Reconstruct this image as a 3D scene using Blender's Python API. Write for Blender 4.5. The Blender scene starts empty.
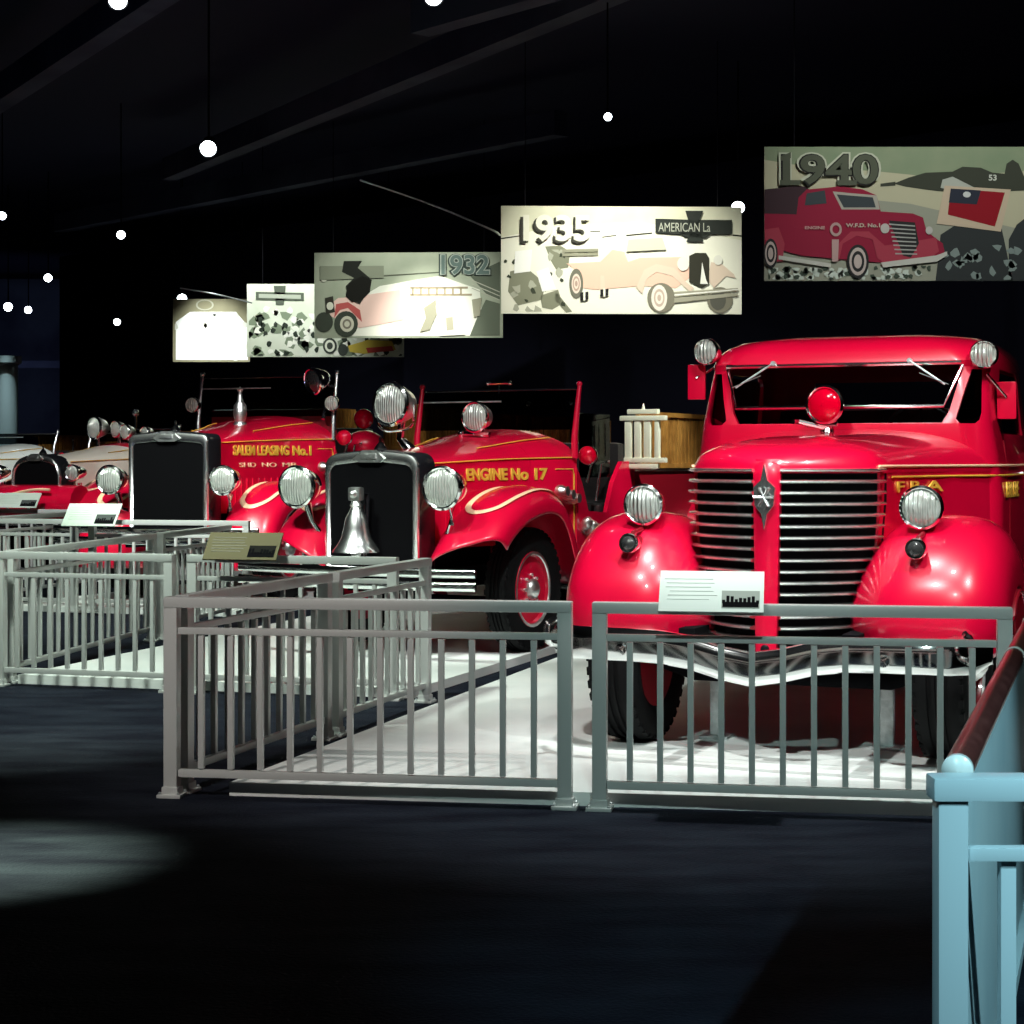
import bpy, bmesh, math, random
from mathutils import Vector, Matrix
random.seed(7)
PI = math.pi
F, H, HY = 1800.0, 1.5, 459.0        # focal length in pixels, eye height, horizon row
COL = bpy.context.scene.collection
ZP = 0.06                            # top of the display platforms

def at(x, y, Y):                     # a point of the place at distance Y, read off the photo
    return Vector(((x - 512) * Y / F, Y, H - (y - HY) * Y / F))

# ------------------------------------------------------------------ materials
def mat(name, col, rough=0.5, metal=0.0, coat=0.0, emit=None, strength=0.0, noise=None, bump=None, spec=0.5):
    m = bpy.data.materials.new(name); m.use_nodes = True
    nt = m.node_tree; b = nt.nodes['Principled BSDF']
    b.inputs['Base Color'].default_value = (*col, 1)
    b.inputs['Roughness'].default_value = rough
    b.inputs['Metallic'].default_value = metal
    b.inputs['Coat Weight'].default_value = coat
    b.inputs['Coat Roughness'].default_value = 0.04
    b.inputs['Specular IOR Level'].default_value = spec
    if emit:
        b.inputs['Emission Color'].default_value = (*emit, 1); b.inputs['Emission Strength'].default_value = strength
    tc = nt.nodes.new('ShaderNodeTexCoord')
    if noise:
        sc, c2, lo, hi = noise
        n = nt.nodes.new('ShaderNodeTexNoise'); n.inputs['Scale'].default_value = sc; n.inputs['Detail'].default_value = 6
        nt.links.new(tc.outputs['Object'], n.inputs['Vector'])
        r = nt.nodes.new('ShaderNodeValToRGB'); r.color_ramp.elements[0].position = lo; r.color_ramp.elements[1].position = hi
        r.color_ramp.elements[0].color = (*col, 1); r.color_ramp.elements[1].color = (*c2, 1)
        nt.links.new(n.outputs['Fac'], r.inputs['Fac']); nt.links.new(r.outputs['Color'], b.inputs['Base Color'])
    if bump:
        n = nt.nodes.new('ShaderNodeTexNoise'); n.inputs['Scale'].default_value = bump[0]; n.inputs['Detail'].default_value = 4
        nt.links.new(tc.outputs['Object'], n.inputs['Vector'])
        bp = nt.nodes.new('ShaderNodeBump'); bp.inputs['Strength'].default_value = bump[1]; bp.inputs['Distance'].default_value = bump[2]
        nt.links.new(n.outputs['Fac'], bp.inputs['Height']); nt.links.new(bp.outputs['Normal'], b.inputs['Normal'])
    return m

def glass_mat(name, tint, gloss=0.12):
    m = bpy.data.materials.new(name); m.use_nodes = True
    nt = m.node_tree; nt.nodes.clear()
    o = nt.nodes.new('ShaderNodeOutputMaterial'); mx = nt.nodes.new('ShaderNodeMixShader')
    t = nt.nodes.new('ShaderNodeBsdfTransparent'); t.inputs['Color'].default_value = (*tint, 1)
    g = nt.nodes.new('ShaderNodeBsdfGlossy'); g.inputs['Roughness'].default_value = 0.03
    lw = nt.nodes.new('ShaderNodeLayerWeight'); lw.inputs['Blend'].default_value = gloss
    nt.links.new(lw.outputs['Fresnel'], mx.inputs['Fac'])
    nt.links.new(t.outputs[0], mx.inputs[1]); nt.links.new(g.outputs[0], mx.inputs[2]); nt.links.new(mx.outputs[0], o.inputs[0])
    return m

M = dict(
    red=mat('red_paint', (0.64, 0.001, 0.033), 0.30, coat=1.0, noise=(3.0, (0.58, 0.001, 0.029), 0.35, 0.7)),
    dred=mat('dark_red_paint', (0.22, 0.004, 0.012), 0.35, coat=0.6),
    chrome=mat('chrome', (0.86, 0.88, 0.87), 0.11, 1.0),
    bchrome=mat('worn_chrome', (0.88, 0.90, 0.88), 0.34, 1.0, bump=(18, 0.5, 0.015)),
    satin=mat('satin_chrome', (0.92, 0.93, 0.92), 0.27, 1.0),
    steel=mat('galvanised_steel', (0.62, 0.66, 0.66), 0.42, 0.8, noise=(30, (0.48, 0.52, 0.52), 0.4, 0.6)),
    black=mat('black_enamel', (0.008, 0.008, 0.010), 0.25, coat=0.4),
    matte=mat('matt_black', (0.004, 0.004, 0.005), 0.9, spec=0.05),
    core=mat('radiator_core', (0.003, 0.003, 0.0035), 0.9, bump=(160, 0.4, 0.004), spec=0.02),
    tyre=mat('tyre_rubber', (0.004, 0.004, 0.0045), 0.7, bump=(60, 0.3, 0.004), spec=0.12),
    gold=mat('gold_leaf', (0.86, 0.50, 0.06), 0.4, 0.15),
    cream=mat('cream_pinstripe', (0.88, 0.58, 0.36), 0.4),
    lens=mat('fluted_lamp_glass', (0.74, 0.80, 0.72), 0.12, 0.35, bump=(24, 0.9, 0.05), coat=1.0),
    redlens=mat('red_lamp_glass', (0.62, 0.0, 0.02), 0.08, coat=1.0),
    darklens=mat('dark_lamp_glass', (0.03, 0.03, 0.03), 0.06, coat=1.0),
    leather=mat('black_leather', (0.012, 0.010, 0.010), 0.5, bump=(40, 0.4, 0.01)),
    wood=mat('varnished_slats', (0.46, 0.22, 0.045), 0.45, noise=(9, (0.26, 0.11, 0.02), 0.35, 0.7)),
    rack=mat('cream_rack_paint', (0.86, 0.86, 0.66), 0.4),
    rail=mat('pale_grey_rail_paint', (0.60, 0.62, 0.60), 0.38, 0.25),
    floorp=mat('white_platform_paint', (0.80, 0.83, 0.80), 0.42, noise=(2.0, (0.70, 0.74, 0.72), 0.4, 0.7)),
    white=mat('white_paint', (0.82, 0.86, 0.82), 0.3, coat=0.6),
    lamp=mat('lit_spotlight_lens', (1, 1, 1), 0.3, emit=(0.86, 0.95, 1.0), strength=14),
    handrail=mat('brown_handrail_vinyl', (0.10, 0.026, 0.022), 0.35, coat=0.25, noise=(12, (0.15, 0.045, 0.038), 0.4, 0.65)),
    panel=mat('pale_blue_panel', (0.62, 0.76, 0.78), 0.45, noise=(2.5, (0.52, 0.68, 0.72), 0.35, 0.7)),
    wall=mat('black_wall', (0.006, 0.0065, 0.015), 0.9, spec=0.1),
    bluewall=mat('dusky_wall', (0.06, 0.07, 0.10), 0.9, spec=0.1, noise=(0.6, (0.03, 0.035, 0.06), 0.4, 0.6)),
    ceil=mat('black_ceiling', (0.014, 0.015, 0.034), 0.9, spec=0.1),
    glass=glass_mat('clear_glass', (0.72, 0.76, 0.76)),
    dglass=glass_mat('smoky_glass', (0.25, 0.27, 0.28)),
    streak_column=mat('pale_streak_column', (0.55, 0.68, 0.68), 0.8),
)
# carpet: dark navy loop pile with faint ribs
def carpet():
    m = mat('navy_carpet', (0.010, 0.013, 0.024), 0.85, spec=0.08)
    nt = m.node_tree; b = nt.nodes['Principled BSDF']
    tc = nt.nodes.new('ShaderNodeTexCoord')
    n = nt.nodes.new('ShaderNodeTexNoise'); n.inputs['Scale'].default_value = 2.2; n.inputs['Detail'].default_value = 8
    mp = nt.nodes.new('ShaderNodeMapping'); mp.inputs['Scale'].default_value = (0.8, 2.6, 1)
    nt.links.new(tc.outputs['Object'], mp.inputs['Vector']); nt.links.new(mp.outputs['Vector'], n.inputs['Vector'])
    r = nt.nodes.new('ShaderNodeValToRGB'); r.color_ramp.elements[0].position = 0.35; r.color_ramp.elements[1].position = 0.68
    r.color_ramp.elements[0].color = (0.0035, 0.0045, 0.010, 1); r.color_ramp.elements[1].color = (0.013, 0.017, 0.026, 1)
    nt.links.new(n.outputs['Fac'], r.inputs['Fac']); nt.links.new(r.outputs['Color'], b.inputs['Base Color'])
    w = nt.nodes.new('ShaderNodeTexNoise'); w.inputs['Scale'].default_value = 60
    nt.links.new(tc.outputs['Object'], w.inputs['Vector'])
    bp = nt.nodes.new('ShaderNodeBump'); bp.inputs['Strength'].default_value = 0.6; bp.inputs['Distance'].default_value = 0.01
    nt.links.new(w.outputs['Fac'], bp.inputs['Height']); nt.links.new(bp.outputs['Normal'], b.inputs['Normal'])
    return m
M['carpet'] = carpet()
def lens_mat():                      # silvered reflector seen through vertically fluted glass
    m = mat('fluted_lamp_glass', (0.84, 0.89, 0.82), 0.14, 0.55, coat=1.0)
    nt = m.node_tree; b = nt.nodes['Principled BSDF']; tc = nt.nodes.new('ShaderNodeTexCoord')
    w = nt.nodes.new('ShaderNodeTexWave'); w.bands_direction = 'X'; w.inputs['Scale'].default_value = 14; w.inputs['Distortion'].default_value = 1.2
    n = nt.nodes.new('ShaderNodeTexNoise'); n.inputs['Scale'].default_value = 11; n.inputs['Detail'].default_value = 1
    mx = nt.nodes.new('ShaderNodeMath'); mx.operation = 'MULTIPLY_ADD'; mx.inputs[1].default_value = 3.0
    nt.links.new(tc.outputs['Object'], w.inputs['Vector']); nt.links.new(tc.outputs['Object'], n.inputs['Vector'])
    nt.links.new(n.outputs['Fac'], mx.inputs[0]); nt.links.new(w.outputs['Fac'], mx.inputs[2])
    bp = nt.nodes.new('ShaderNodeBump'); bp.inputs['Strength'].default_value = 1.0; bp.inputs['Distance'].default_value = 0.010
    nt.links.new(mx.outputs[0], bp.inputs['Height']); nt.links.new(bp.outputs['Normal'], b.inputs['Normal'])
    return m
M['lens'] = lens_mat()

# ------------------------------------------------------------------ mesh helpers
def V(*a): return Vector(a)

def box(bm, c, s, rot=None, bev=0.0):
    r = bmesh.ops.create_cube(bm, size=1.0)
    vs = r['verts']
    for v in vs:
        v.co = Vector((v.co.x * s[0], v.co.y * s[1], v.co.z * s[2]))
    if bev:
        es = {e for v in vs for e in v.link_edges}
        r = bmesh.ops.bevel(bm, geom=list(es), offset=bev, segments=2, affect='EDGES', profile=0.7)
        vs = list({v for f in r['faces'] for v in f.verts} | {v for v in vs if v.is_valid})
    for v in vs:
        if rot is not None: v.co = rot @ v.co
        v.co += Vector(c)
    return vs

def frame(d):
    d = d.normalized()
    a = Vector((0, 0, 1)) if abs(d.z) < 0.9 else Vector((1, 0, 0))
    x = a.cross(d).normalized(); return x, d.cross(x).normalized()

def loft(bm, rings, closed=True, cap=True):
    R = [[bm.verts.new(p) for p in r] for r in rings]
    n = len(R[0])
    for a, b in zip(R, R[1:]):
        for i in range(n if closed else n - 1):
            j = (i + 1) % n
            try: bm.faces.new((a[i], a[j], b[j], b[i]))
            except ValueError: pass
    if cap and closed:
        for r in (R[0], R[-1]):
            try: bm.faces.new(r)
            except ValueError: pass
    return R

def tube(bm, pts, r, seg=8, flat=1.0, closed=False, up=None):
    pts = [Vector(p) for p in pts]; rings = []
    n = len(pts)
    for i, p in enumerate(pts):
        d = (pts[(i + 1) % n] - pts[i - 1]) if closed else (pts[min(i + 1, n - 1)] - pts[max(i - 1, 0)])
        if up is None: x, y = frame(d)
        else:
            u = Vector(up[i] if isinstance(up, list) else up); x = u.cross(d).normalized(); y = u.normalized()
        rr = r[i] if isinstance(r, (list, tuple)) else r
        rings.append([p + x * math.cos(2 * PI * k / seg) * rr + y * math.sin(2 * PI * k / seg) * rr * flat for k in range(seg)])
    if closed: rings.append(rings[0])
    loft(bm, rings, cap=not closed)

def lathe(bm, prof, o, axis, seg=24, cap=True):      # prof: (radius, distance along axis)
    o = Vector(o); d = Vector(axis).normalized(); x, y = frame(d)
    rings = [[o + d * h + (x * math.cos(2 * PI * k / seg) + y * math.sin(2 * PI * k / seg)) * max(r, 1e-4) for k in range(seg)] for r, h in prof]
    loft(bm, rings, cap=cap)

def ball(bm, c, r, seg=20, s=(1, 1, 1)):
    vs = bmesh.ops.create_uvsphere(bm, u_segments=seg, v_segments=seg // 2, radius=r)['verts']
    for v in vs: v.co = Vector((v.co.x * s[0], v.co.y * s[1], v.co.z * s[2])) + Vector(c)

def prism(bm, pts, d):                     # closed outline pts pushed by vector d
    a = [bm.verts.new(Vector(p)) for p in pts]; b = [bm.verts.new(Vector(p) + Vector(d)) for p in pts]
    n = len(a)
    bm.faces.new(a); bm.faces.new(b)
    for i in range(n): bm.faces.new((a[i], a[(i + 1) % n], b[(i + 1) % n], b[i]))

def obj(name, bm, m, parent=None, smooth=True, dz=0.0, angle=40, solid=0.0):
    if dz:
        for v in bm.verts: v.co.z += dz
    bmesh.ops.remove_doubles(bm, verts=bm.verts, dist=1e-5)
    bmesh.ops.recalc_face_normals(bm, faces=bm.faces)
    me = bpy.data.meshes.new(name); bm.to_mesh(me); bm.free()
    if smooth:
        me.polygons.foreach_set('use_smooth', [True] * len(me.polygons))
        me.set_sharp_from_angle(angle=math.radians(angle))
    me.materials.append(m)
    o = bpy.data.objects.new(name, me); COL.objects.link(o)
    if parent: o.parent = parent
    if solid:
        s = o.modifiers.new('thickness', 'SOLIDIFY'); s.thickness = solid; s.offset = -1
    return o

def B(): return bmesh.new()

def tag(o, label, cat, group=None, kind=None):
    o['label'] = label; o['category'] = cat
    if group: o['group'] = group
    if kind: o['kind'] = kind
    return o

def thing(name, label, cat, loc=(0, 0, 0), rz=0.0, group=None):
    o = bpy.data.objects.new(name, None); COL.objects.link(o); o.empty_display_size = 0.2
    o.location = loc; o.rotation_euler = (0, 0, rz)
    return tag(o, label, cat, group)

def struct(name, bm, m, smooth=False):
    o = obj(name, bm, m, None, smooth); o['kind'] = 'structure'; return o

def interp(tab, x):
    if x <= tab[0][0]: return tab[0][1]
    for (a, p), (b, q) in zip(tab, tab[1:]):
        if x <= b:
            t = (x - a) / (b - a); return p + (q - p) * t
    return tab[-1][1]

def spline(pts, n):                        # Catmull-Rom through points, n samples per span
    P = [Vector(p) for p in pts]; P = [2 * P[0] - P[1]] + P + [2 * P[-1] - P[-2]]; out = []
    for i in range(1, len(P) - 2):
        for k in range(n):
            t = k / n; a, b, c, d = P[i - 1:i + 3]
            out.append(0.5 * ((2 * b) + (c - a) * t + (2 * a - 5 * b + 4 * c - d) * t * t + (3 * b - a - 3 * c + d) * t ** 3))
    return out + [P[-2]]

def text_mesh(s, size=1.0, ext=0.0, off=0.0, shear=0.0):
    cu = bpy.data.curves.new('lettering', 'FONT'); cu.body = s; cu.size = size; cu.extrude = ext; cu.offset = off; cu.shear = shear
    cu.resolution_u = 4
    o = bpy.data.objects.new('lettering', cu); COL.objects.link(o)
    dg = bpy.context.evaluated_depsgraph_get()
    me = bpy.data.meshes.new_from_object(o.evaluated_get(dg))
    bpy.data.objects.remove(o); bpy.data.curves.remove(cu)
    return me

def lettering(name, s, fn, w, h, m, parent, ext=0.004, off=0.012, dz=0.0):   # fn(x, y, z) bends the flat lettering onto its surface
    me = text_mesh(s, 1.0, 0.02, off)
    xs = [v.co.x for v in me.vertices]; ys = [v.co.y for v in me.vertices]
    x0, x1, y0, y1 = min(xs), max(xs), min(ys), max(ys)
    for v in me.vertices:
        v.co = fn((v.co.x - x0) / (x1 - x0) * w, (v.co.y - y0) / (y1 - y0) * h, v.co.z / 0.02 * ext)
        v.co.z += dz
    me.materials.clear(); me.materials.append(m); me.name = name
    o = bpy.data.objects.new(name, me); COL.objects.link(o); o.parent = parent
    return o

# ------------------------------------------------------------------ the room
def room():
    b = B(); box(b, (-2, 20, -0.05), (26, 54, 0.1)); struct('floor', b, M['carpet'])
    b = B(); box(b, (-2, 20, 6.25), (26, 54, 0.1)); struct('ceiling', b, M['ceil'])
    b = B(); box(b, (-15.05, 20, 3.1), (0.1, 54, 6.2)); struct('wall_left', b, M['bluewall'])
    b = B(); box(b, (11.05, 20, 3.1), (0.1, 54, 6.2)); struct('wall_right', b, M['wall'])
    b = B(); box(b, (-2, 47.05, 3.1), (26, 0.1, 6.2)); struct('wall_far', b, M['bluewall'])
    b = B(); box(b, (-2, -7.05, 3.1), (26, 0.1, 6.2)); struct('wall_near', b, M['wall'])
    # black wall behind the posters, running from far left to near right, lower than the ceiling
    p, q = V(-9.3, 37, 0), V(10.9, 17.6, 0); d = (q - p).normalized(); n = V(-d.y, d.x, 0)
    b = B(); prism(b, [p, q, q + n * 0.15, p + n * 0.15], (0, 0, 5.66)); struct('wall_back', b, M['wall'])
    b = B(); box(b, (-12.3, 41, 3.65), (6.0, 0.3, 0.16)); struct('trim_1', b, M['bluewall'])
    # ceiling beams
    for i, (a, c) in enumerate((((-20, 120), (150, 10)), ((170, 180), (640, -10)), ((420, 35), (760, -60)), ((60, 232), (330, 180)))):
        P = []
        for x, y in (a, c):
            Y = F * 3.95 / (HY - y); P.append(V((x - 512) * Y / F, Y, 5.45))
        d = P[1] - P[0]; P[1] = P[1] + d * 0.6; d.normalize(); n = V(-d.y, d.x, 0) * 0.11
        b = B(); prism(b, [P[0] - n, P[1] - n, P[1] + n, P[0] + n], (0, 0, 0.3)); struct('trim_%d' % (i + 2), b, M['bluewall'])
    # added pale cylinder at the far left, standing in for a light streak
    b = B(); lathe(b, [(0.30, 0.0), (0.30, 0.12), (0.20, 0.16), (0.20, 3.2), (0.26, 3.24), (0.26, 3.36)], (-9.15, 32.6, 0), (0, 0, 1), 32)
    o = struct('streak_column', b, M['streak_column'], True)
room()

def platform(label, pts):
    b = B(); prism(b, [V(x, y, 0.0) for x, y in pts], (0, 0, ZP))
    tag(obj('display_platform', b, M['floorp'], None, False), label, 'platform', 'white display platforms')
platform('white display platform under the nearest fire engine with the striped grille', [(-1.26, 8.02), (0.3, 7.78), (2.72, 7.42), (6.3, 17.6), (1.75, 17.6)])
platform('white display platform under the engine with the bell on its radiator', [(-3.3, 12.02), (-0.62, 11.27), (1.70, 17.65), (3.2, 21.5), (0.2, 22.9)])
platform('white display platform under the tall engine with yellow hood lettering', [(-5.05, 17.82), (-2.62, 17.1), (0.0, 23.1), (-1.6, 25.6)])
platform('white display platform under the engine with the cream hood', [(-8.2, 23.2), (-4.4, 21.8), (-1.7, 25.8), (-4.6, 29.6)])
platform('white display platform under the white engine at the far left', [(-11.0, 28.0), (-6.9, 26.6), (-4.7, 29.7), (-5.4, 32.6), (-7.4, 33.2), (-10.3, 29.2)])

# ------------------------------------------------------------------ guard railings
RH = 0.889
def railing(label, p0, p1, nb, z0=0.0, ends=(1, 1), group='pale grey guard railings', cover=True):
    p0, p1 = V(*p0, z0), V(*p1, z0); d = p1 - p0; L = d.length
    t = thing('guard_railing', label, 'railing', p0, math.atan2(d.y, d.x), group)
    m = M['rail']; h = RH
    for k, e in enumerate((0, L)):
        if not ends[k]: continue
        b = B(); box(b, (e, 0, (h - 0.04) / 2 + 0.005), (0.062, 0.062, h - 0.05), bev=0.006); po = obj('post', b, m, t)
        b = B(); box(b, (e, 0, 0.008), (0.11, 0.11, 0.016), bev=0.004)
        box(b, (e, 0, 0.03), (0.074, 0.074, 0.035), bev=0.004); obj('base_plate', b, m, po)
        b = B()
        for sx in (-1, 1):
            for sy in (-1, 1): lathe(b, [(0.008, 0), (0.008, 0.008), (0.003, 0.012)], (e + sx * 0.043, sy * 0.043, 0.015), (0, 0, 1), 6)
        obj('bolts', b, M['steel'], po)
    b = B(); box(b, (L / 2, 0, h - 0.024), (L + 0.062, 0.07, 0.048), bev=0.008); obj('top_rail', b, m, t)
    b = B(); box(b, (L / 2, 0, 0.738), (L - 0.064, 0.034, 0.030), bev=0.004); obj('middle_rail', b, m, t)
    b = B(); box(b, (L / 2, 0, 0.107), (L - 0.064, 0.034, 0.034), bev=0.004); obj('bottom_rail', b, m, t)
    first = None
    for i in range(nb):
        x = L * (i + 1) / (nb + 1)
        if first is None:
            b = B(); box(b, (0, 0, 0.424), (0.026, 0.026, 0.59), bev=0.003); first = c = obj('baluster', b, m, t)
        else:
            c = first.copy(); COL.objects.link(c); c.parent = t
        c.location = (x, 0, 0)
    return t
railing('pale railing panel at the front, left of the gap, with no sign on it', (-1.51, 8.0), (0.228, 7.73), 12)
railing('grey green railing panel before the striped grille, carrying the white sign', (0.376, 7.70), (2.03, 7.42), 12)
railing('railing running back from the front left corner post, top rail sloping up', (-1.475, 8.12), (-1.0, 9.62), 10)
railing('railing running back further, ending at a post before the engine radiator with the bell', (-0.955, 9.76), (-0.535, 11.10), 10)
railing('white railing carrying the brown sign, between two bays', (-2.04, 11.52), (-0.74, 11.20), 10, group=None)
railing('white railing left of the brown sign, with the end post at the far left', (-3.38, 11.91), (-2.20, 11.57), 9)
railing('white railing running back behind the left front panel up to the thick white post', (-3.36, 12.06), (-2.96, 14.80), 16)
railing('short white railing running back from the thick white post', (-2.92, 14.97), (-2.64, 16.70), 12)
railing('white railing below the tall engine with yellow hood lettering', (-4.03, 17.29), (-2.50, 16.95), 10, 0.03)
railing('white railing holding the small pale sign second from the left', (-5.45, 17.75), (-4.22, 17.35), 9, 0.03)
railing('far railing running back behind the small pale sign', (-5.3, 17.95), (-4.5, 21.4), 18, 0.03)
railing('far railing holding the leftmost pale sign', (-7.3, 22.3), (-4.55, 21.55), 16, 0.0)

def near_balustrade():
    t = thing('end_railing', 'pale blue end railing nearest the camera at the lower right', 'railing', (0.847, 3.48, 0))
    m = mat('pale_blue_rail_paint', (0.60, 0.74, 0.78), 0.35, 0.1)
    for x in (0, 0.66):
        b = B(); box(b, (x, 0, 0.425), (0.058, 0.058, 0.85), bev=0.006); po = obj('post', b, m, t)
        b = B(); box(b, (x, 0, 0.01), (0.11, 0.11, 0.02), bev=0.004); obj('base_plate', b, m, po)
    b = B(); box(b, (0.33, 0, 0.866), (0.74, 0.075, 0.046), bev=0.01); obj('top_rail', b, m, t)
    b = B(); box(b, (0.33, 0, 0.738), (0.602, 0.034, 0.026), bev=0.004); obj('middle_rail', b, m, t)
    b = B(); box(b, (0.33, 0, 0.10), (0.602, 0.034, 0.034), bev=0.004); obj('bottom_rail', b, m, t)
    b = B(); box(b, (0.112, 0.01, 0.42), (0.030, 0.03, 0.61), bev=0.003); obj('baluster', b, m, t)
    # ramp wall running back, with a round handrail on brackets
    d = V(0.317, 0.948, 0); n = V(0.948, -0.317, 0); s = V(0.878, 3.55, 0)
    t = thing('ramp_wall', 'pale blue ramp side panel running back below the brown handrail', 'ramp wall', s, math.atan2(d.y, d.x))
    b = B(); box(b, (2.0, 0, 0.445), (4.0, 0.026, 0.80), bev=0.004); obj('panel', b, M['panel'], t)
    b = B(); box(b, (2.0, 0, 0.842), (4.0, 0.034, 0.012), bev=0.003); obj('capping', b, M['panel'], t)
    b = B(); box(b, (2.0, 0, 0.02), (4.0, 0.07, 0.04)); obj('foot', b, M['panel'], t)
    hs = V(0.873, 3.535, 0)
    t = thing('handrail', 'round dark brown handrail with pale end cap at the lower right', 'handrail', (hs.x, hs.y, 0), math.atan2(d.y, d.x))
    b = B(); lathe(b, [(0.030, 0.0), (0.030, 3.8)], (0.02, 0, 0.885), (1, 0, 0), 24); obj('grip', b, M['handrail'], t)
    b = B(); lathe(b, [(0.0, -0.012), (0.022, -0.008), (0.031, 0.0), (0.031, 0.02)], (0.02, 0, 0.885), (1, 0, 0), 24); obj('end_cap', b, M['white'], t)
    for x in (2.15, 3.4):
        b = B(); lathe(b, [(0.031, 0), (0.034, 0.004), (0.034, 0.026), (0.031, 0.03)], (x, 0, 0.885), (1, 0, 0), 24); c = obj('collar', b, M['white'], t)
near_balustrade()

# reading panels fixed on the railings
def sign(label, c, w, h, board, photo, rz, seed, fence_top):
    t = thing('reading_sign', label, 'sign', c, rz, 'slanted reading signs on the railings')
    R = Matrix.Rotation(math.radians(48), 3, 'X')
    b = B(); box(b, (0, 0, 0), (w, h, 0.012), R, bev=0.003); bo = obj('board', b, board, t)
    r = random.Random(seed)
    b = B(); box(b, R @ V(w * 0.28, -h * 0.20, 0.007), (w * 0.36, h * 0.42, 0.002), R); obj('photograph', b, photo, bo)
    b = B()
    for k in range(9):
        x = w * (0.12 + 0.32 * k / 8); hh = h * r.uniform(0.06, 0.20)
        box(b, R @ V(x, -h * 0.30 + hh / 2, 0.009), (w * 0.03, hh, 0.002), R)
    box(b, R @ V(w * 0.28, -h * 0.33, 0.009), (w * 0.34, h * 0.12, 0.002), R)
    obj('printed_vehicle', b, M['matte'], bo)
    b = B()
    for k in range(6):
        box(b, R @ V(-w * 0.2 + r.uniform(-.01, .01), h * (0.3 - 0.1 * k), 0.007), (w * r.uniform(0.40, 0.48), h * 0.018, 0.002), R)
    obj('caption_lines', b, mat('faint_print', tuple(min(1, x * 0.86) for x in board.node_tree.nodes['Principled BSDF'].inputs['Base Color'].default_value[:3]), 0.5), bo)
    b = B()
    for sx in (-w * 0.25, w * 0.25):
        box(b, (sx, 0.0, -h * 0.24), (0.03, 0.02, h * 0.40), bev=0.002)
    obj('bracket', b, M['steel'], t)
swhite = mat('white_sign_board', (0.74, 0.80, 0.74), 0.8, spec=.1); sgrey = mat('grey_photo_print', (0.34, 0.37, 0.33), 0.8, spec=.1)
sbrown = mat('olive_sign_board', (0.13, 0.115, 0.065), 0.8, spec=.1); sdark = mat('dark_photo_print', (0.012, 0.012, 0.010), 0.8, spec=.05)
sgreen = mat('pale_green_sign_board', (0.50, 0.58, 0.50), 0.8, spec=.1); sdk2 = mat('dim_photo_print', (0.06, 0.07, 0.065), 0.8, spec=.1)
sign('white slanted reading sign with a small black and white photograph, nearest the striped grille', at(711.5, 592, 7.52), 0.435, 0.215, swhite, sgrey, -0.16, 1, .89)
sign('brown slanted reading sign with a dark photograph', at(243, 546.5, 11.32), 0.485, 0.22, sbrown, sdark, -0.2, 2, .89)
sign('pale green slanted reading sign with dark photograph, second from the left', at(92, 515, 17.12), 0.54, 0.28, sgreen, sdk2, -0.2, 3, .92)
sign('leftmost pale reading sign with a grey photograph', at(18, 500.5, 21.9), 0.55, 0.24, sgreen, sdk2, -0.2, 4, .89)

# ------------------------------------------------------------------ vehicle parts
def lamp(name, parent, c, d, r, dz, body=None, lensm=None, depth=None, lens_name='lens', rimm=None):
    """round lamp: bowl, rim and lens; d = direction it faces (local)"""
    d = Vector(d).normalized(); c = Vector(c); depth = depth or r * 1.0
    b = B(); lathe(b, [(0.0, -depth), (r * 0.35, -depth * 0.95), (r * 0.72, -depth * 0.65), (r * 0.95, -depth * 0.2), (r, 0.0), (r, 0.012)], c, d, 28)
    o = obj(name, b, body or M['chrome'], parent, dz=dz)
    b = B(); lathe(b, [(r * 0.99, 0.0), (r * 1.07, 0.008), (r * 1.07, 0.026), (r * 0.97, 0.036), (r * 0.9, 0.03), (r * 0.9, 0.0)], c, d, 28); obj('rim', b, rimm or M['chrome'], o, dz=dz)
    b = B(); lathe(b, [(r * 0.93, 0.012), (r * 0.80, 0.030), (r * 0.5, 0.045), (0.0, 0.052)], c, d, 28); obj(lens_name, b, lensm or M['lens'], o, dz=dz)
    return o

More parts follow.
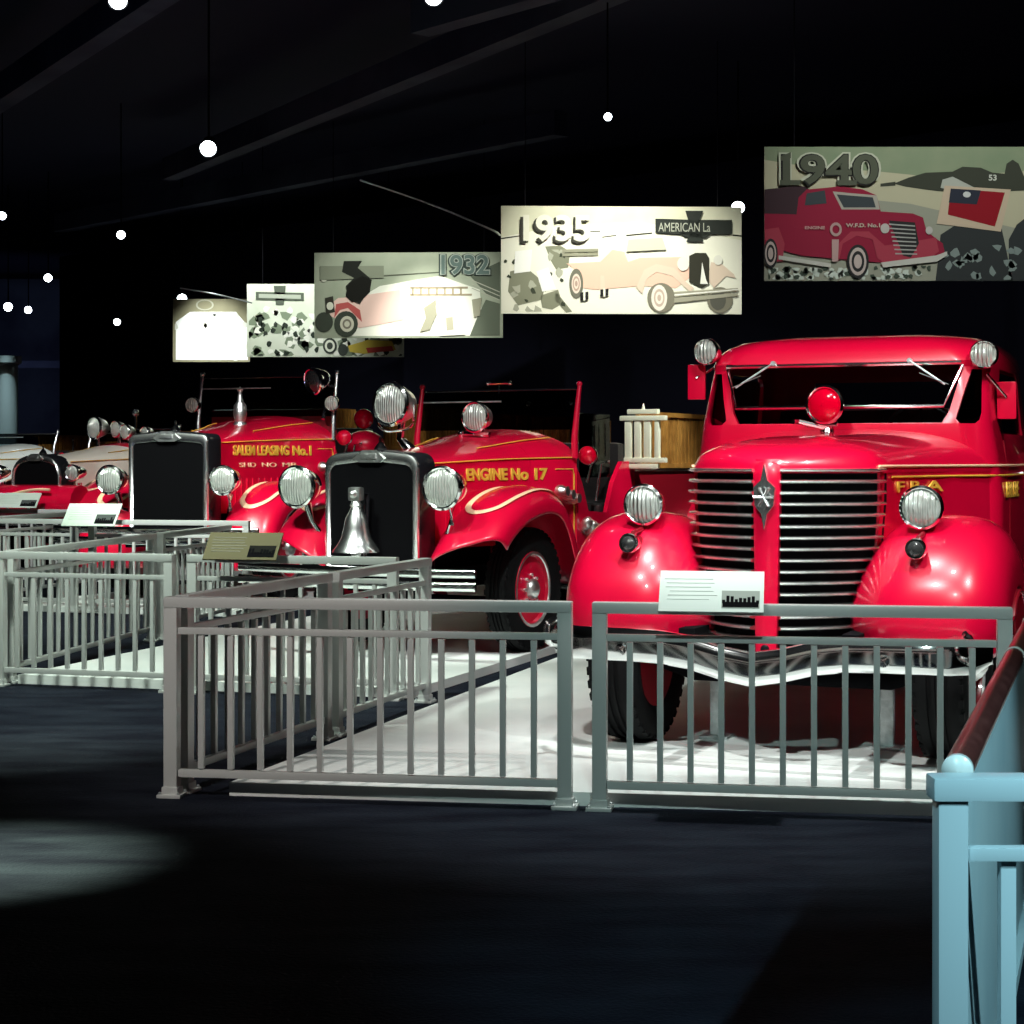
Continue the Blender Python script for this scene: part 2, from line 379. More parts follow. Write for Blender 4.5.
def wheel(parent, c, R, w, dz, side, dual=False, rimm=None):
    """c = hub centre, axis along local x; side +1/-1 = outward"""
    c = Vector(c); ax = V(side, 0, 0)
    t = R
    b = B()
    prof = [(t * 0.60, -w * .40), (t * 0.72, -w * .52), (t * 0.88, -w * .52), (t * 0.97, -w * .44), (t, -w * .30)]
    for g in (-.16, 0, .16):
        prof += [(t, w * (g - .05)), (t * .975, w * (g - .04)), (t * .975, w * (g + .04)), (t, w * (g + .05))]
    prof += [(t, w * .30), (t * 0.97, w * .44), (t * 0.88, w * .52), (t * 0.72, w * .52), (t * 0.60, w * .40)]
    lathe(b, prof, c, ax, 40, False)
    for k in range(40):                       # shoulder tread blocks
        a = 2 * PI * k / 40
        for s in (-1, 1):
            rot = Matrix.Rotation(-a, 3, 'X')
            box(b, c + rot @ V(s * w * .40, 0, t * .955), (w * .16, t * .085, t * .05), rot)
    ty = obj('tyre', b, M['tyre'], parent, dz=dz)
    b = B(); lathe(b, [(t * .62, -w * .42), (t * .64, w * .34), (t * .60, w * .44), (t * .55, w * .40), (t * .53, w * .28), (t * .34, w * .26), (t * .28, w * .30), (t * .16, w * .34), (0, w * .34)], c, ax, 32)
    for k in range(6):
        a = 2 * PI * k / 6; rot = Matrix.Rotation(-a, 3, 'X')
        box(b, c + rot @ V(side * w * .20, 0, t * .42), (w * .14, t * .13, t * .26), rot, bev=.008)
    rm = obj('rim', b, rimm or M['red'], ty, dz=dz)
    b = B(); lathe(b, [(t * .17, w * .30), (t * .17, w * .44), (t * .13, w * .56), (t * .05, w * .66), (0, w * .67)], c, ax, 20)
    for k in range(8):
        a = 2 * PI * k / 8; lathe(b, [(t * .03, w * .28), (t * .03, w * .40), (t * .012, w * .43)], c + V(0, math.sin(a), math.cos(a)) * t * .235, ax, 6)
    obj('hub_cap', b, M['bchrome'], ty, dz=dz)
    b = B(); lathe(b, [(t * .585, w * .40), (t * .61, w * .45), (t * .565, w * .455), (t * .55, w * .41)], c, ax, 32, False); obj('rim_band', b, M['bchrome'], ty, dz=dz)
    return ty

class Fender:
    """arc in (v, z), cross profile (u, inward offset)"""
    def __init__(s, arc, prof, side, n=6, skew=0.0):
        s.skew = skew
        s.side = side
        s.arc = spline([(0, a, b) for a, b in arc], n); s.prof = spline([(u, o, 0) for u, o in prof], 4)
        s.nrm = []
        for i in range(len(s.arc)):
            d = s.arc[min(i + 1, len(s.arc) - 1)] - s.arc[max(i - 1, 0)]
            s.nrm.append(V(0, d.z, -d.y).normalized())
    def p(s, i, j, lift=0.0):
        q = s.prof[j]
        if not s.skew: return s.arc[i] + s.nrm[i] * (q.y - lift) + V(s.side * q.x, 0, 0)
        n = len(s.arc) - 1; u0, u1 = s.prof[0].x, s.prof[-1].x; t0 = s.skew * max(0, (q.x - u0) / (u1 - u0)) ** 1.3
        ti = n * (t0 + (1 - t0) * i / n); a = min(int(ti), n - 1); fr = ti - a
        p = s.arc[a].lerp(s.arc[a + 1], fr); m = s.nrm[a].lerp(s.nrm[a + 1], fr).normalized()
        return p + m * (q.y - lift) + V(s.side * q.x, 0, 0)
    def pt(s, ti, u, lift=0.0):               # float arc index, u across
        i = int(ti); fr = ti - i; i2 = min(i + 1, len(s.arc) - 1)
        a = s.arc[i].lerp(s.arc[i2], fr); n = s.nrm[i].lerp(s.nrm[i2], fr).normalized()
        off = interp([(q.x, q.y) for q in s.prof], u)
        return a + n * (off - lift) + V(s.side * u, 0, 0)
    def build(s, name, m, parent, dz):
        b = B(); loft(b, [[s.p(i, j) for j in range(len(s.prof))] for i in range(len(s.arc))], closed=False)
        return obj(name, b, m, parent, dz=dz, angle=60, solid=0.012)

# ------------------------------------------------------------------ the big 1940 style cab truck
def big_truck():
    th = math.radians(23.5); dz = -ZP
    t = thing('fire_truck', 'large red closed cab fire truck with broad chrome slatted grille', 'fire truck', (1.211, 8.55, ZP), -th, 'red fire engines in a row')
    red, chrome = M['red'], M['chrome']
    HW = [(0, .075), (.04, .168), (.12, .288), (.2, .384), (.27, .442), (.36, .48), (.6, .505), (.9, .56), (1.2, .66), (1.45, .78), (1.6, .84)]
    HT = [(0, 1.485), (.04, 1.515), (.12, 1.55), (.2, 1.57), (.36, 1.595), (.6, 1.615), (1.0, 1.635), (1.45, 1.665), (1.6, 1.67)]
    PV = [(0, 0), (.15, 0), (.35, .04), (.6, .12), (.8, .2), (.92, .27), (1.0, .36)]
    SZ = [(.5, .72), (.62, .76), (.75, .83), (.9, .90), (1.1, .97), (1.3, 1.0), (1.5, 1.0)]
    belt = 1.462
    vs = [0, .015, .04, .08, .12, .16, .2, .235, .27, .315, .36, .48, .6, .75, .9, 1.05, 1.2, 1.33, 1.45, 1.6]
    b = B(); rings = []
    for v in vs:                               # hood top
        w, h = interp(HW, v), interp(HT, v); r = []
        N = 28
        for k in range(N + 1):
            q = -1 + 2 * k / N; r.append(V(w * q, v, belt + (h - belt) * max(0, 1 - abs(q) ** 2.8) ** (1 / 2.0)))
        r += [V(w, v, belt - .03), V(-w, v, belt - .03)]
        rings.append(r)
    loft(b, rings)
    for s in (-1, 1):                          # hood sides below the belt
        R = []
        for v in [.34, .5, .7, .9, 1.1, 1.3, 1.45, 1.6]:
            w = interp(HW, v); r = []
            for z in (1.45, 1.3, 1.1, .9, .75, .62):
                k = interp(SZ, z); kk = k + (1 - k) * min(1, max(0, (v - .34) / .7))
                r.append(V(s * (w * kk - .004), v, z))
            r += [V(0, v, .62), V(0, v, 1.45)]
            R.append(r)
        loft(b, R)
    hood = obj('hood', b, red, t, dz=dz, angle=50)
    def nose(u, z, out=0.0):
        k = interp(SZ, z) * .48; q = min(1, abs(u) / k); return V(u, interp(PV, q) - out + (z - .9) * .02, z)
    b = B()                                    # black backing of the grille
    rings = []
    for i in range(24):
        z = .52 + (1.462 - .52) * i / 23; k = interp(SZ, z) * .48
        r = [nose(k * (-1 + 2 * j / 30), z, -.035) for j in range(31)]; r += [V(k, .5, z), V(-k, .5, z)]; rings.append(r)
    loft(b, rings); obj('grille_backing', b, M['matte'], t, dz=dz)
    for s in (-1, 1):
        b = B()
        for i in range(16):
            z = 1.446 - .0535 * i; k = interp(SZ, z) * .48
            pts = [nose(s * (.062 + (k * .985 - .062) * j / 16), z, .004) for j in range(17)]
            tube(b, pts, .032, 8, .32, up=(0, 0, 1))
        obj('grille', b, M['satin'], t, dz=dz)
    b = B(); rings = []
    for i in range(20):
        z = .50 + 1.0 * i / 19; hw = .048 + .020 * (z - .5); r = []
        for a, v in ((-1, .02), (-1, -.015), (-.8, -.026), (0, -.034), (.8, -.026), (1, -.015), (1, .02)):
            r.append(V(a * hw, v + (z - .9) * .02 + (0.03 if z > 1.46 else 0) * (z - 1.46) / .04, z))
        rings.append(r)
    loft(b, rings); st = obj('centre_strip', b, red, t, dz=dz)
    b = B(); lathe(b, [(.0, 0), (.022, .004), (.018, .012), (0, .016)], (0, -.034, .60), (0, -1, 0), 14); obj('crank_hole_cover', b, M['black'], st, dz=dz)
    b = B()                                    # winged diamond emblem
    prism(b, [(0, -.06, 1.37), (.038, -.06, 1.32), (0, -.06, 1.26), (-.038, -.06, 1.32)], (0, .03, 0))
    prism(b, [(0, -.054, 1.48), (.016, -.054, 1.40), (.052, -.054, 1.365), (.046, -.054, 1.28), (.014, -.054, 1.24), (0, -.054, 1.165), (-.014, -.054, 1.24), (-.046, -.054, 1.28), (-.052, -.054, 1.365), (-.016, -.054, 1.40)], (0, .028, 0))
    for k in range(6): tube(b, [(0, -.058, 1.32), (.05 * math.cos(k * PI / 3), -.066, 1.32 + .05 * math.sin(k * PI / 3))], .006, 6)
    obj('emblem', b, M['satin'], t, dz=dz)
    # belt mouldings
    for s in (-1, 1):
        b = B(); tube(b, [V(s * (interp(HW, v) + .006), v, belt + .004) for v in vs[9:]] + [(s * .858, 1.8, belt + .004), (s * .858, 2.98, belt + .004)], .007, 6); obj('belt_moulding', b, M['cream'], t, dz=dz)
        b = B(); tube(b, [V(s * (interp(HW, v) + .004), v, belt - .05) for v in vs[11:]] + [(s * .862, 1.8, belt - .05), (s * .862, 2.98, belt - .05)], .006, 6); obj('hood_pinstripe', b, M['gold'], t, dz=dz)
    # cab shell with window openings cut out
    def loop(z, vf, vb, W, rf, rb):
        r = []
        for cx, cy, a0, rr in ((W - rf, vf + rf, -PI / 2, rf), (W - rb, vb - rb, 0, rb), (-W + rb, vb - rb, PI / 2, rb), (-W + rf, vf + rf, PI, rf)):
            for k in range(9):
                a = a0 + PI / 2 * k / 8; r.append(V(cx + rr * math.cos(a), cy + rr * math.sin(a), z))
        return r
    b = B()
    loft(b, [loop(z, vf, vb, W, min(rf, W * .9), min(.14, W * .5)) for z, vf, vb, W, rf in (
        (.50, 1.52, 3.0, .84, .12), (.9, 1.50, 3.0, .86, .14), (1.3, 1.48, 3.0, .86, .16), (1.5, 1.46, 3.0, .84, .16), (1.69, 1.44, 3.0, .81, .16), (1.85, 1.50, 2.98, .795, .16), (2.0, 1.565, 2.96, .785, .16),
        (2.035, 1.545, 2.95, .785, .18), (2.09, 1.56, 2.93, .77, .22), (2.135, 1.60, 2.88, .735, .26), (2.17, 1.68, 2.8, .69, .3), (2.195, 1.82, 2.66, .56, .3), (2.205, 2.0, 2.5, .36, .25))])
    bmesh.ops.recalc_face_normals(b, faces=b.faces)
    me = bpy.data.meshes.new('cab'); b.to_mesh(me); b.free()
    cab = bpy.data.objects.new('cab_tmp', me); COL.objects.link(cab)
    so = cab.modifiers.new('s', 'SOLIDIFY'); so.thickness = .03; so.offset = -1
    b = B()
    prism(b, [(-.66, 1.1, 2.012), (.66, 1.1, 2.012), (.60, 1.1, 1.76), (.565, 1.1, 1.695), (-.565, 1.1, 1.695), (-.60, 1.1, 1.76)], (0, .72, 0))
    for s in (-1, 1):
        prism(b, [(s * .70, 1.3, 1.985), (s * .748, 1.3, 1.985), (s * .762, 1.3, 1.75), (s * .755, 1.3, 1.71), (s * .735, 1.3, 1.69), (s * .66, 1.3, 1.69), (s * .635, 1.3, 1.715)], (0, .42, 0))
        prism(b, [(s * .6, 2.0, 2.0), (s * .6, 2.62, 2.0), (s * .6, 2.68, 1.95), (s * .6, 2.68, 1.64), (s * .6, 1.92, 1.64), (s * .6, 1.92, 1.9)], (s * .5, 0, 0))
    prism(b, [(-.5, 2.85, 1.98), (.5, 2.85, 1.98), (.5, 2.85, 1.7), (-.5, 2.85, 1.7)], (0, .4, 0))
    bmesh.ops.recalc_face_normals(b, faces=b.faces)
    mc = bpy.data.meshes.new('cut'); b.to_mesh(mc); b.free()
    cut = bpy.data.objects.new('cut_tmp', mc); COL.objects.link(cut)
    bo = cab.modifiers.new('b', 'BOOLEAN'); bo.operation = 'DIFFERENCE'; bo.object = cut; bo.solver = 'EXACT'
    dg = bpy.context.evaluated_depsgraph_get(); dg.update()
    me2 = bpy.data.meshes.new_from_object(cab.evaluated_get(dg))
    bpy.data.objects.remove(cab); bpy.data.objects.remove(cut)
    b = B(); b.from_mesh(me2); me2.materials.clear()
    cabo = obj('cab', b, red, t, dz=dz, angle=35)
    # windscreen glass in a chrome frame, hinged at the top, and the trim over it
    F1 = [V(-.655, 1.545, 2.01), V(.655, 1.545, 2.01), V(.575, 1.44, 1.785), V(-.575, 1.44, 1.785)]
    b = B(); prism(b, F1, (0, .006, 0)); gl = obj('windscreen', b, M['glass'], t, dz=dz)
    b = B(); tube(b, [F1[1], F1[2], F1[3], F1[0]], .011, 8); tube(b, [F1[0] + V(0, -.02, .01), F1[1] + V(0, -.02, .01)], .014, 8); obj('windscreen_frame', b, chrome, gl, dz=dz)
    for s in (-1, 1):
        b = B(); prism(b, [(s * .69, 1.62, 1.985), (s * .75, 1.66, 1.985), (s * .765, 1.60, 1.74), (s * .66, 1.52, 1.695), (s * .635, 1.50, 1.715)], (0, .005, 0)); obj('quarter_window', b, M['dglass'], t, dz=dz)
        b = B(); prism(b, [(s * .775, 1.94, 1.98), (s * .775, 2.66, 1.98), (s * .80, 2.66, 1.65), (s * .80, 1.94, 1.65)], (s * .005, 0, 0)); obj('door_window', b, M['dglass'], t, dz=dz)
        dr = B(); tube(dr, [(s * .826, 1.86, 1.60), (s * .862, 1.86, 1.3), (s * .862, 1.86, .75), (s * .862, 2.74, .75), (s * .862, 2.74, 1.3), (s * .826, 2.74, 1.60)], .005, 6); dd = obj('door_seam', dr, M['dred'], t, dz=dz)
        dr = B(); tube(dr, [(s * .89, 2.62, 1.42), (s * .89, 2.50, 1.42)], .010, 8); tube(dr, [(s * .84, 2.62, 1.42), (s * .89, 2.62, 1.42)], .012, 8); obj('door_handle', dr, chrome, dd, dz=dz)
        # wipers hanging from the top edge
        b = B(); tube(b, [(s * .38, 1.50, 2.035), (s * .58, 1.445, 1.90)], .006, 6); tube(b, [(s * .44, 1.462, 1.965), (s * .60, 1.44, 1.90)], .005, 6, .5)
        lathe(b, [(.014, 0), (.014, .03)], (s * .38, 1.525, 2.035), (0, -1, 0), 10); obj('wiper', b, M['steel'], t, dz=dz)
    # interior
    b = B(); box(b, (0, 2.55, 1.25), (1.42, .5, .5), bev=.06); box(b, (0, 2.84, 1.58), (1.38, .14, .46), bev=.05); obj('seat', b, M['leather'], t, dz=dz)
    b = B(); box(b, (0, 1.74, 1.56), (1.45, .2, .16), bev=.03); obj('dashboard', b, M['black'], t, dz=dz)
    b = B(); tube(b, [V(.36 + .2 * math.cos(a), 2.0 - .08 * math.sin(a), 1.64 + .17 * math.sin(a)) for a in [2 * PI * k / 24 for k in range(24)]], .013, 8, closed=True)
    tube(b, [(.36, 2.0, 1.64), (.36, 1.75, 1.45)], .02, 8)
    for a in (PI / 2, PI * 7 / 6, PI * 11 / 6): tube(b, [(.36, 2.0, 1.64), (.36 + .2 * math.cos(a), 2.0 - .08 * math.sin(a), 1.64 + .17 * math.sin(a))], .008, 6)
    obj('steering_wheel', b, M['black'], t, dz=dz)
    # fenders
    arc = [(.0, .56), (-.05, .72), (-.025, .90), (.09, 1.06), (.26, 1.175), (.48, 1.23), (.72, 1.20), (.95, 1.08), (1.15, .88), (1.32, .66), (1.5, .52)]
    prof = [(.34, .30), (.42, .17), (.51, .07), (.62, .015), (.75, 0), (.88, .006), (.97, .035), (1.04, .10), (1.085, .21), (1.095, .36)]
    for s in (-1, 1):
        f = Fender(arc, prof, s); fo = f.build('fender', red, t, dz)
        b = B(); tube(b, [f.pt(i, 1.098, .0) for i in range(0, len(f.arc), 2)], .008, 6); obj('fender_bead', b, M['dred'], fo, dz=dz)
        # headlamp on a short stalk, parking lamp below it
        c = V(s * .69, .22, 1.272)
        h = lamp('headlamp', t, c, (-.03, -1, -.02), .098, dz, depth=.17, body=red)
        b = B(); tube(b, [c + V(0, .08, -.08), c + V(0, .12, -.15), (s * .69, .34, 1.09)], [.03, .022, .03], 10); obj('stalk', b, red, h, dz=dz)
        cz = V(s * .70, .03, 1.085)
        h = lamp('parking_lamp', t, cz, (0, -1, .05), .047, dz, depth=.10, lensm=M['darklens'])
        b = B(); tube(b, [(s * .70, .20, 1.09), cz + V(0, .06, 0)], .03, 10); tube(b, [cz + V(0, .04, .05), (s * .70, .20, 1.15)], .012, 8); obj('bracket', b, M['dred'], h, dz=dz)
    # chrome bumper with a dipped centre
    us = [-1.06, -1.05, -1.0, -.9, -.75, -.6, -.45, -.3, -.15, 0, .15, .3, .45, .6, .75, .9, 1.0, 1.05, 1.06]
    b = B(); rings = []
    for u in us:
        a = abs(u); v = -.30 + .02 * a + (.0 if a < .85 else (a - .85) ** 2 * 4.5); zc = .625 - .09 * math.exp(-(a / .26) ** 2)
        r = []
        for k, (dv, dzz) in enumerate(((.03, .075), (-.005, .072), (-.024, .05), (-.030, .01), (-.030, -.035), (-.018, -.066), (.02, -.085), (.035, -.07), (.01, 0), (.025, .06))):
            r.append(V(u, v + dv, zc + dzz * (1.0 if a < 1.04 else .55)))
        rings.append(r)
    loft(b, rings); bp = obj('bumper', b, chrome, t, dz=dz, angle=60)
    for s in (-1, 1):
        b = B(); box(b, (s * .42, .0, .58), (.07, .56, .10), bev=.01); obj('bumper_iron', b, M['black'], bp, dz=dz)
        b = B(); lathe(b, [(.0, 0), (.028, .008), (.03, .02)], (s * .62, -.335, .60), (0, 1, 0), 14); obj('bumper_bolt', b, chrome, bp, dz=dz)
        b = B(); tube(b, spline([(s * .96, -.20, .60), (s * 1.0, -.29, .62), (s * 1.0, -.31, .70), (s * .97, -.27, .73)], 5), .017, 8); obj('tow_hook', b, chrome, bp, dz=dz)
    # chassis, axle, wheels
    b = B()
    for s in (-1, 1): box(b, (s * .40, 3.0, .60), (.08, 6.0, .16))
    box(b, (0, .9, .56), (.7, 1.0, .2)); obj('chassis', b, M['matte'], t, dz=dz)
    b = B(); tube(b, [(-.74, .44, .50), (-.5, .44, .42), (.5, .44, .42), (.74, .44, .50)], .045, 10); obj('front_axle', b, M['matte'], t, dz=dz)
    for s in (-1, 1):
        wheel(t, (s * .80, .44, ZP + .46), .46, .24, dz, s, rimm=M['dred']); wheel(t, (s * .80, 5.1, ZP + .46), .46, .34, dz, s, rimm=M['dred'])
    b = B(); tube(b, [(-.8, 5.1, .52), (.8, 5.1, .52)], .07, 10); obj('rear_axle', b, M['matte'], t, dz=dz)
    # rear body, running boards and rear fenders
    b = B(); box(b, (0, 4.75, 1.17), (1.86, 3.44, .78), bev=.05); obj('rear_body', b, red, t, dz=dz)
    b = B(); box(b, (0, 4.9, 1.50), (1.5, 2.9, .12), bev=.02); obj('hose_bed', b, M['matte'], t, dz=dz)
    for s in (-1, 1):
        b = B(); box(b, (s * .98, 3.0, .50), (.36, 2.9, .05), bev=.012); obj('running_board', b, M['black'], t, dz=dz)
        f = Fender([(4.45, .55), (4.5, .8), (4.68, 1.03), (5.1, 1.14), (5.5, 1.05), (5.7, .82), (5.78, .55)], [(.85, 0), (.98, .0), (1.06, .03), (1.1, .1), (1.1, .18)], s); f.build('rear_fender', red, t, dz)
        b = B(); tube(b, [(s * .93, 3.2, 1.62), (s * .93, 6.3, 1.62)], .018, 8)
        for v in (3.2, 4.2, 5.2, 6.3): tube(b, [(s * .93, v, 1.53), (s * .93, v, 1.62)], .014, 8)
        obj('grab_rail', b, chrome, t, dz=dz)
    # warning lamp on the hood, roof spotlamps, mirrors
    c = V(0, 1.17, 1.79)
    h = lamp('warning_lamp', t, c, (-.1, -1, 0), .098, dz, depth=.15, lensm=M['redlens'], rimm=M['chrome'])
    b = B(); tube(b, [(0, 1.2, 1.63), (0, 1.2, 1.70)], [.045, .022], 12); tube(b, [(0, 1.18, 1.665), (-.14, 1.14, 1.70), (-.16, 1.10, 1.70)], .014, 8); box(b, (0, 1.19, 1.69), (.12, .04, .03), bev=.006); obj('pedestal', b, chrome, h, dz=dz)
    for c, s in ((V(-.79, 1.60, 2.115), -1), (V(.775, 1.54, 2.06), 1)):
        h = lamp('spotlamp', t, c, (s * .05 - .12, -1, .02), .072, dz, depth=.12)
        b = B(); tube(b, [c + V(0, .07, -.03), (s * .755, 1.70, 2.06)], .014, 8); obj('arm', b, chrome, h, dz=dz)
    for c, s, a in ((V(-.875, 1.66, 1.945), -1, V(-.78, 1.70, 2.03)), (V(.86, 1.75, 1.82), 1, V(.775, 1.60, 1.96))):
        b = B(); box(b, c, (.105, .03, .205), bev=.014); h = obj('mirror', b, red, t, dz=dz)
        b = B(); box(b, c + V(0, .0165, 0), (.088, .004, .18)); obj('mirror_glass', b, chrome, h, dz=dz)
        b = B(); tube(b, [a, c + V(0, -.02, .02)], .008, 8); obj('arm', b, chrome, h, dz=dz)
    # gold lettering on the hood side
    lettering('hood_lettering', 'F B A', lambda x, y, z: V(interp(HW, .56 + x) + .004 + z, .56 + x, 1.335 + y), .54, .055, M['gold'], t, dz=dz)
    lettering('cowl_lettering', 'BEL.BEE', lambda x, y, z: V(.866 + z, 1.70 + x, 1.29 + y), .46, .085, M['gold'], t, dz=dz)
big_truck()

def axle_stand(label, u):
    th = math.radians(23.5); d = V(math.sin(th), math.cos(th), 0); n = V(math.cos(th), -math.sin(th), 0)
    p = V(1.211, 8.55, ZP) + d * .64 + n * u
    t = thing('axle_stand', label, 'stand', p, -th, 'steel stands under the front axle')
    b = B(); box(b, (0, 0, .17), (.065, .05, .33), bev=.006); obj('post', b, M['steel'], t)
    b = B(); box(b, (0, 0, .008), (.15, .15, .016), bev=.004); obj('foot', b, M['steel'], t)
    b = B(); box(b, (0, 0, .345), (.10, .07, .02), bev=.004); obj('saddle', b, M['steel'], t)
axle_stand('upright steel stand under the big truck, below the left half of its grille', -.44)
axle_stand('upright steel stand under the big truck, below its right headlamp', .44)

# ------------------------------------------------------------------ the older open engines
def old_engine(label, loc, th, S=1.0, paint=None, hoodpaint=None, rad_round=.10, ws_top=2.06, text=None, text2=None, bell=False, cowl_lamps='two', axle=.95,
               rack=False, low=False, stripe=True, shellm=None, lamp_z=1.235, lamp_u=.62, lamp_r=.150, arc=None, skew=.17, tv=.70, tw=.88, rhw=.395, apron=False):
    red = paint or M['red']; chrome = M['chrome']; hp = hoodpaint or red; dz = 0.0
    t = thing('fire_engine', label, 'fire engine', (loc[0], loc[1], ZP), -th, 'red fire engines in a row')
    t.scale = (S, S, S)
    # all z below are heights above the platform
    zt = 1.475
    def arch(hw, z0, z1, r, v, n=6):
        p = [V(hw, v, z0)]
        for k in range(n + 1):
            a = PI / 2 * k / n; p.append(V(hw - r + r * math.cos(a), v, z1 - r + r * math.sin(a) + .0))
        q = [V(-x.x, x.y, x.z) for x in reversed(p)]
        mid = [V(hw * .3, v, z1 + .018), V(-hw * .3, v, z1 + .018)]
        return p + mid + q
    b = B(); loft(b, [arch(rhw, .62, zt, rad_round, .02), arch(rhw + .008, .60, zt + .01, rad_round, .05), arch(rhw, .60, zt + .01, rad_round, .24), arch(.34, .62, zt - .03, rad_round, .26)])
    rs = obj('radiator_shell', b, shellm or M['black'], t, angle=35)
    b = B(); out, inn = arch(rhw, .62, zt - .002, rad_round, -.005), arch(rhw - .045, .66, zt - .075, rad_round * .7, -.005)
    loft(b, [[p + V(0, .03, 0) for p in out], out, [p.lerp(q, .5) + V(0, -.014, 0) for p, q in zip(out, inn)], inn, [p + V(0, .03, 0) for p in inn]], closed=True, cap=False)
    obj('radiator_surround', b, M['satin'], rs, angle=60)
    b = B(); prism(b, arch(rhw - .04, .655, zt - .07, rad_round * .7, .004), (0, .02, 0)); obj('radiator_core', b, M['core'], rs)
    b = B(); prism(b, [(-.13, -.035, zt - .03), (-.09, -.035, zt), (-.05, -.035, zt + .03), (.05, -.035, zt + .03), (.09, -.035, zt), (.13, -.035, zt - .03), (.08, -.035, zt - .06), (-.08, -.035, zt - .06)], (0, .03, 0))
    box(b, (0, -.04, zt - .015), (.13, .012, .035), bev=.004); obj('badge', b, M['bchrome'], rs)
    b = B(); lathe(b, [(.045, 0), (.05, .02), (.03, .05), (.012, .07), (.012, .10), (.0, .11)], (0, .13, zt + .02), (0, 0, 1), 16)
    obj('filler_cap', b, chrome, rs)
    # hood, widening into the cowl
    HW = [(.2, .345), (.5, .37), (.9, .42), (1.3, .51), (1.55, .61), (1.75, .70), (1.9, .73)]
    ZTp = [(.2, zt - .02), (.6, zt + .03), (1.2, zt + .11), (1.55, zt + .17), (1.9, zt + .21)]
    SH = [(.2, 1.40), (1.2, 1.435), (1.9, 1.45)]
    def hood_ring(v, bot=.78):
        w, h, s = interp(HW, v), interp(ZTp, v), interp(SH, v); r = [V(w, v, bot), V(w, v, (bot + s) / 2), V(w, v, s)]
        N = 20
        for k in range(1, N):
            q = 1 - 2 * k / N; r.append(V(w * q, v, s + (h - s) * max(0, 1 - abs(q) ** 2.2) ** .62))
        return r + [V(-w, v, s), V(-w, v, (bot + s) / 2), V(-w, v, bot)]
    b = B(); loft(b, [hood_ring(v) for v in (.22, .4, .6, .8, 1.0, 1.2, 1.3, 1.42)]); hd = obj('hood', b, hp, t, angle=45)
    b = B(); loft(b, [hood_ring(v, .62) for v in (1.425, 1.5, 1.58, 1.66, 1.75, 1.83, 1.9)]); obj('cowl', b, red, t, angle=45)
    for s in (-1, 1):                      # hood pinstripes, louvres
        b = B(); tube(b, [V(s * (interp(HW, v) + .004), v, interp(SH, v) + .005) for v in [.24 + .06 * k for k in range(28)]], .009, 6, .6)
        tube(b, [V(s * (interp(HW, v) * .72), v, interp(SH, v) + (interp(ZTp, v) - interp(SH, v)) * .70 + .004) for v in [1.0 + .06 * k for k in range(15)]], .008, 6, .6)
        tube(b, [V(s * (interp(HW, v) + .004), v, z) for v, z in ((1.66, 1.36), (1.84, 1.36), (1.86, 1.32), (1.86, 1.0), (1.86, .80))], .009, 6, .6)
        obj('hood_pinstripe', b, M['gold'], t)
        if s > 0 or True:
            b = B()
            for k in range(9): box(b, (s * (interp(HW, .45 + .09 * k) + .003), .45 + .09 * k, .98), (.012, .02, .22), bev=.004)
            obj('louvre', b, red, hd)
    if text:
        lettering('hood_lettering', text, lambda x, y, z: V(interp(HW, tv + x) + .005 + z, tv + x, 1.275 + y + (.02 if text2 else 0)), tw, .095, M['gold'], t, off=.032)
    if text2:
        lettering('unit_lettering', text2, lambda x, y, z: V(interp(HW, tv + .1 + x) + .004 + z, tv + .1 + x, 1.19 + y), tw * .75, .04, M['cream'], t, off=.0)
    # windscreen
    wb, wt = zt + .20, ws_top - ZP
    HWs = .73
    P = [V(-HWs, 1.86, wb - .05), V(-HWs, 1.95, wt), V(HWs, 1.95, wt), V(HWs, 1.86, wb - .05)]
    b = B(); prism(b, [V(-HWs + .02, 1.875, wb), V(-HWs + .02, 1.945, wt - .01), V(HWs - .02, 1.945, wt - .01), V(HWs - .02, 1.875, wb)], (0, .006, 0)); gl = obj('windscreen', b, M['dglass'], t)
    b = B(); tube(b, [P[1], P[2]], .010, 8); obj('windscreen_frame', b, M['black'], gl)
    b = B(); tube(b, [P[1].lerp(P[0], .24), P[1].lerp(P[0], .24).lerp(P[2].lerp(P[3], .24), .52)], .007, 8); obj('crossbar', b, M['steel'], gl)
    for s in (0, 3):
        b = B(); tube(b, [P[s] + V(0, 0, -.18), P[s], P[1 if s == 0 else 2] + V(0, 0, .03)], [.03, .026, .018], 10); ball(b, P[1 if s == 0 else 2] + V(0, 0, .04), .025, 12)
        obj('windscreen_post', b, red if cowl_lamps == 'two' else M['satin'], gl)
    # body tub, seat, steering wheel
    b = B()
    for s in (-1, 1):
        prism(b, [(s * .74, 1.88, .62), (s * .74, 1.88, 1.38), (s * .74, 1.98, 1.25), (s * .74, 2.1, 1.02), (s * .74, 2.45, 1.0), (s * .74, 2.58, 1.25), (s * .74, 2.75, 1.42), (s * .74, 2.98, 1.42), (s * .74, 2.98, .62)], (-s * .04, 0, 0))
    box(b, (0, 2.45, .66), (1.46, 1.1, .06)); box(b, (0, 2.98, 1.02), (1.48, .05, .82)); obj('body_tub', b, red, t, False)
    b = B(); box(b, (0, 2.62, .95), (1.36, .5, .24), bev=.06); box(b, (0, 2.87, 1.30), (1.38, .16, .56), bev=.06); obj('seat', b, M['leather'], t)
    b = B(); cw = V(-.36, 2.16, 1.42)
    tube(b, [cw + V(.22 * math.cos(a), .09 * math.sin(a), .19 * math.sin(a)) for a in [2 * PI * k / 24 for k in range(24)]], .014, 8, closed=True)
    for a in (0, 2 * PI / 3, 4 * PI / 3): tube(b, [cw, cw + V(.22 * math.cos(a), .09 * math.sin(a), .19 * math.sin(a))], .009, 6)
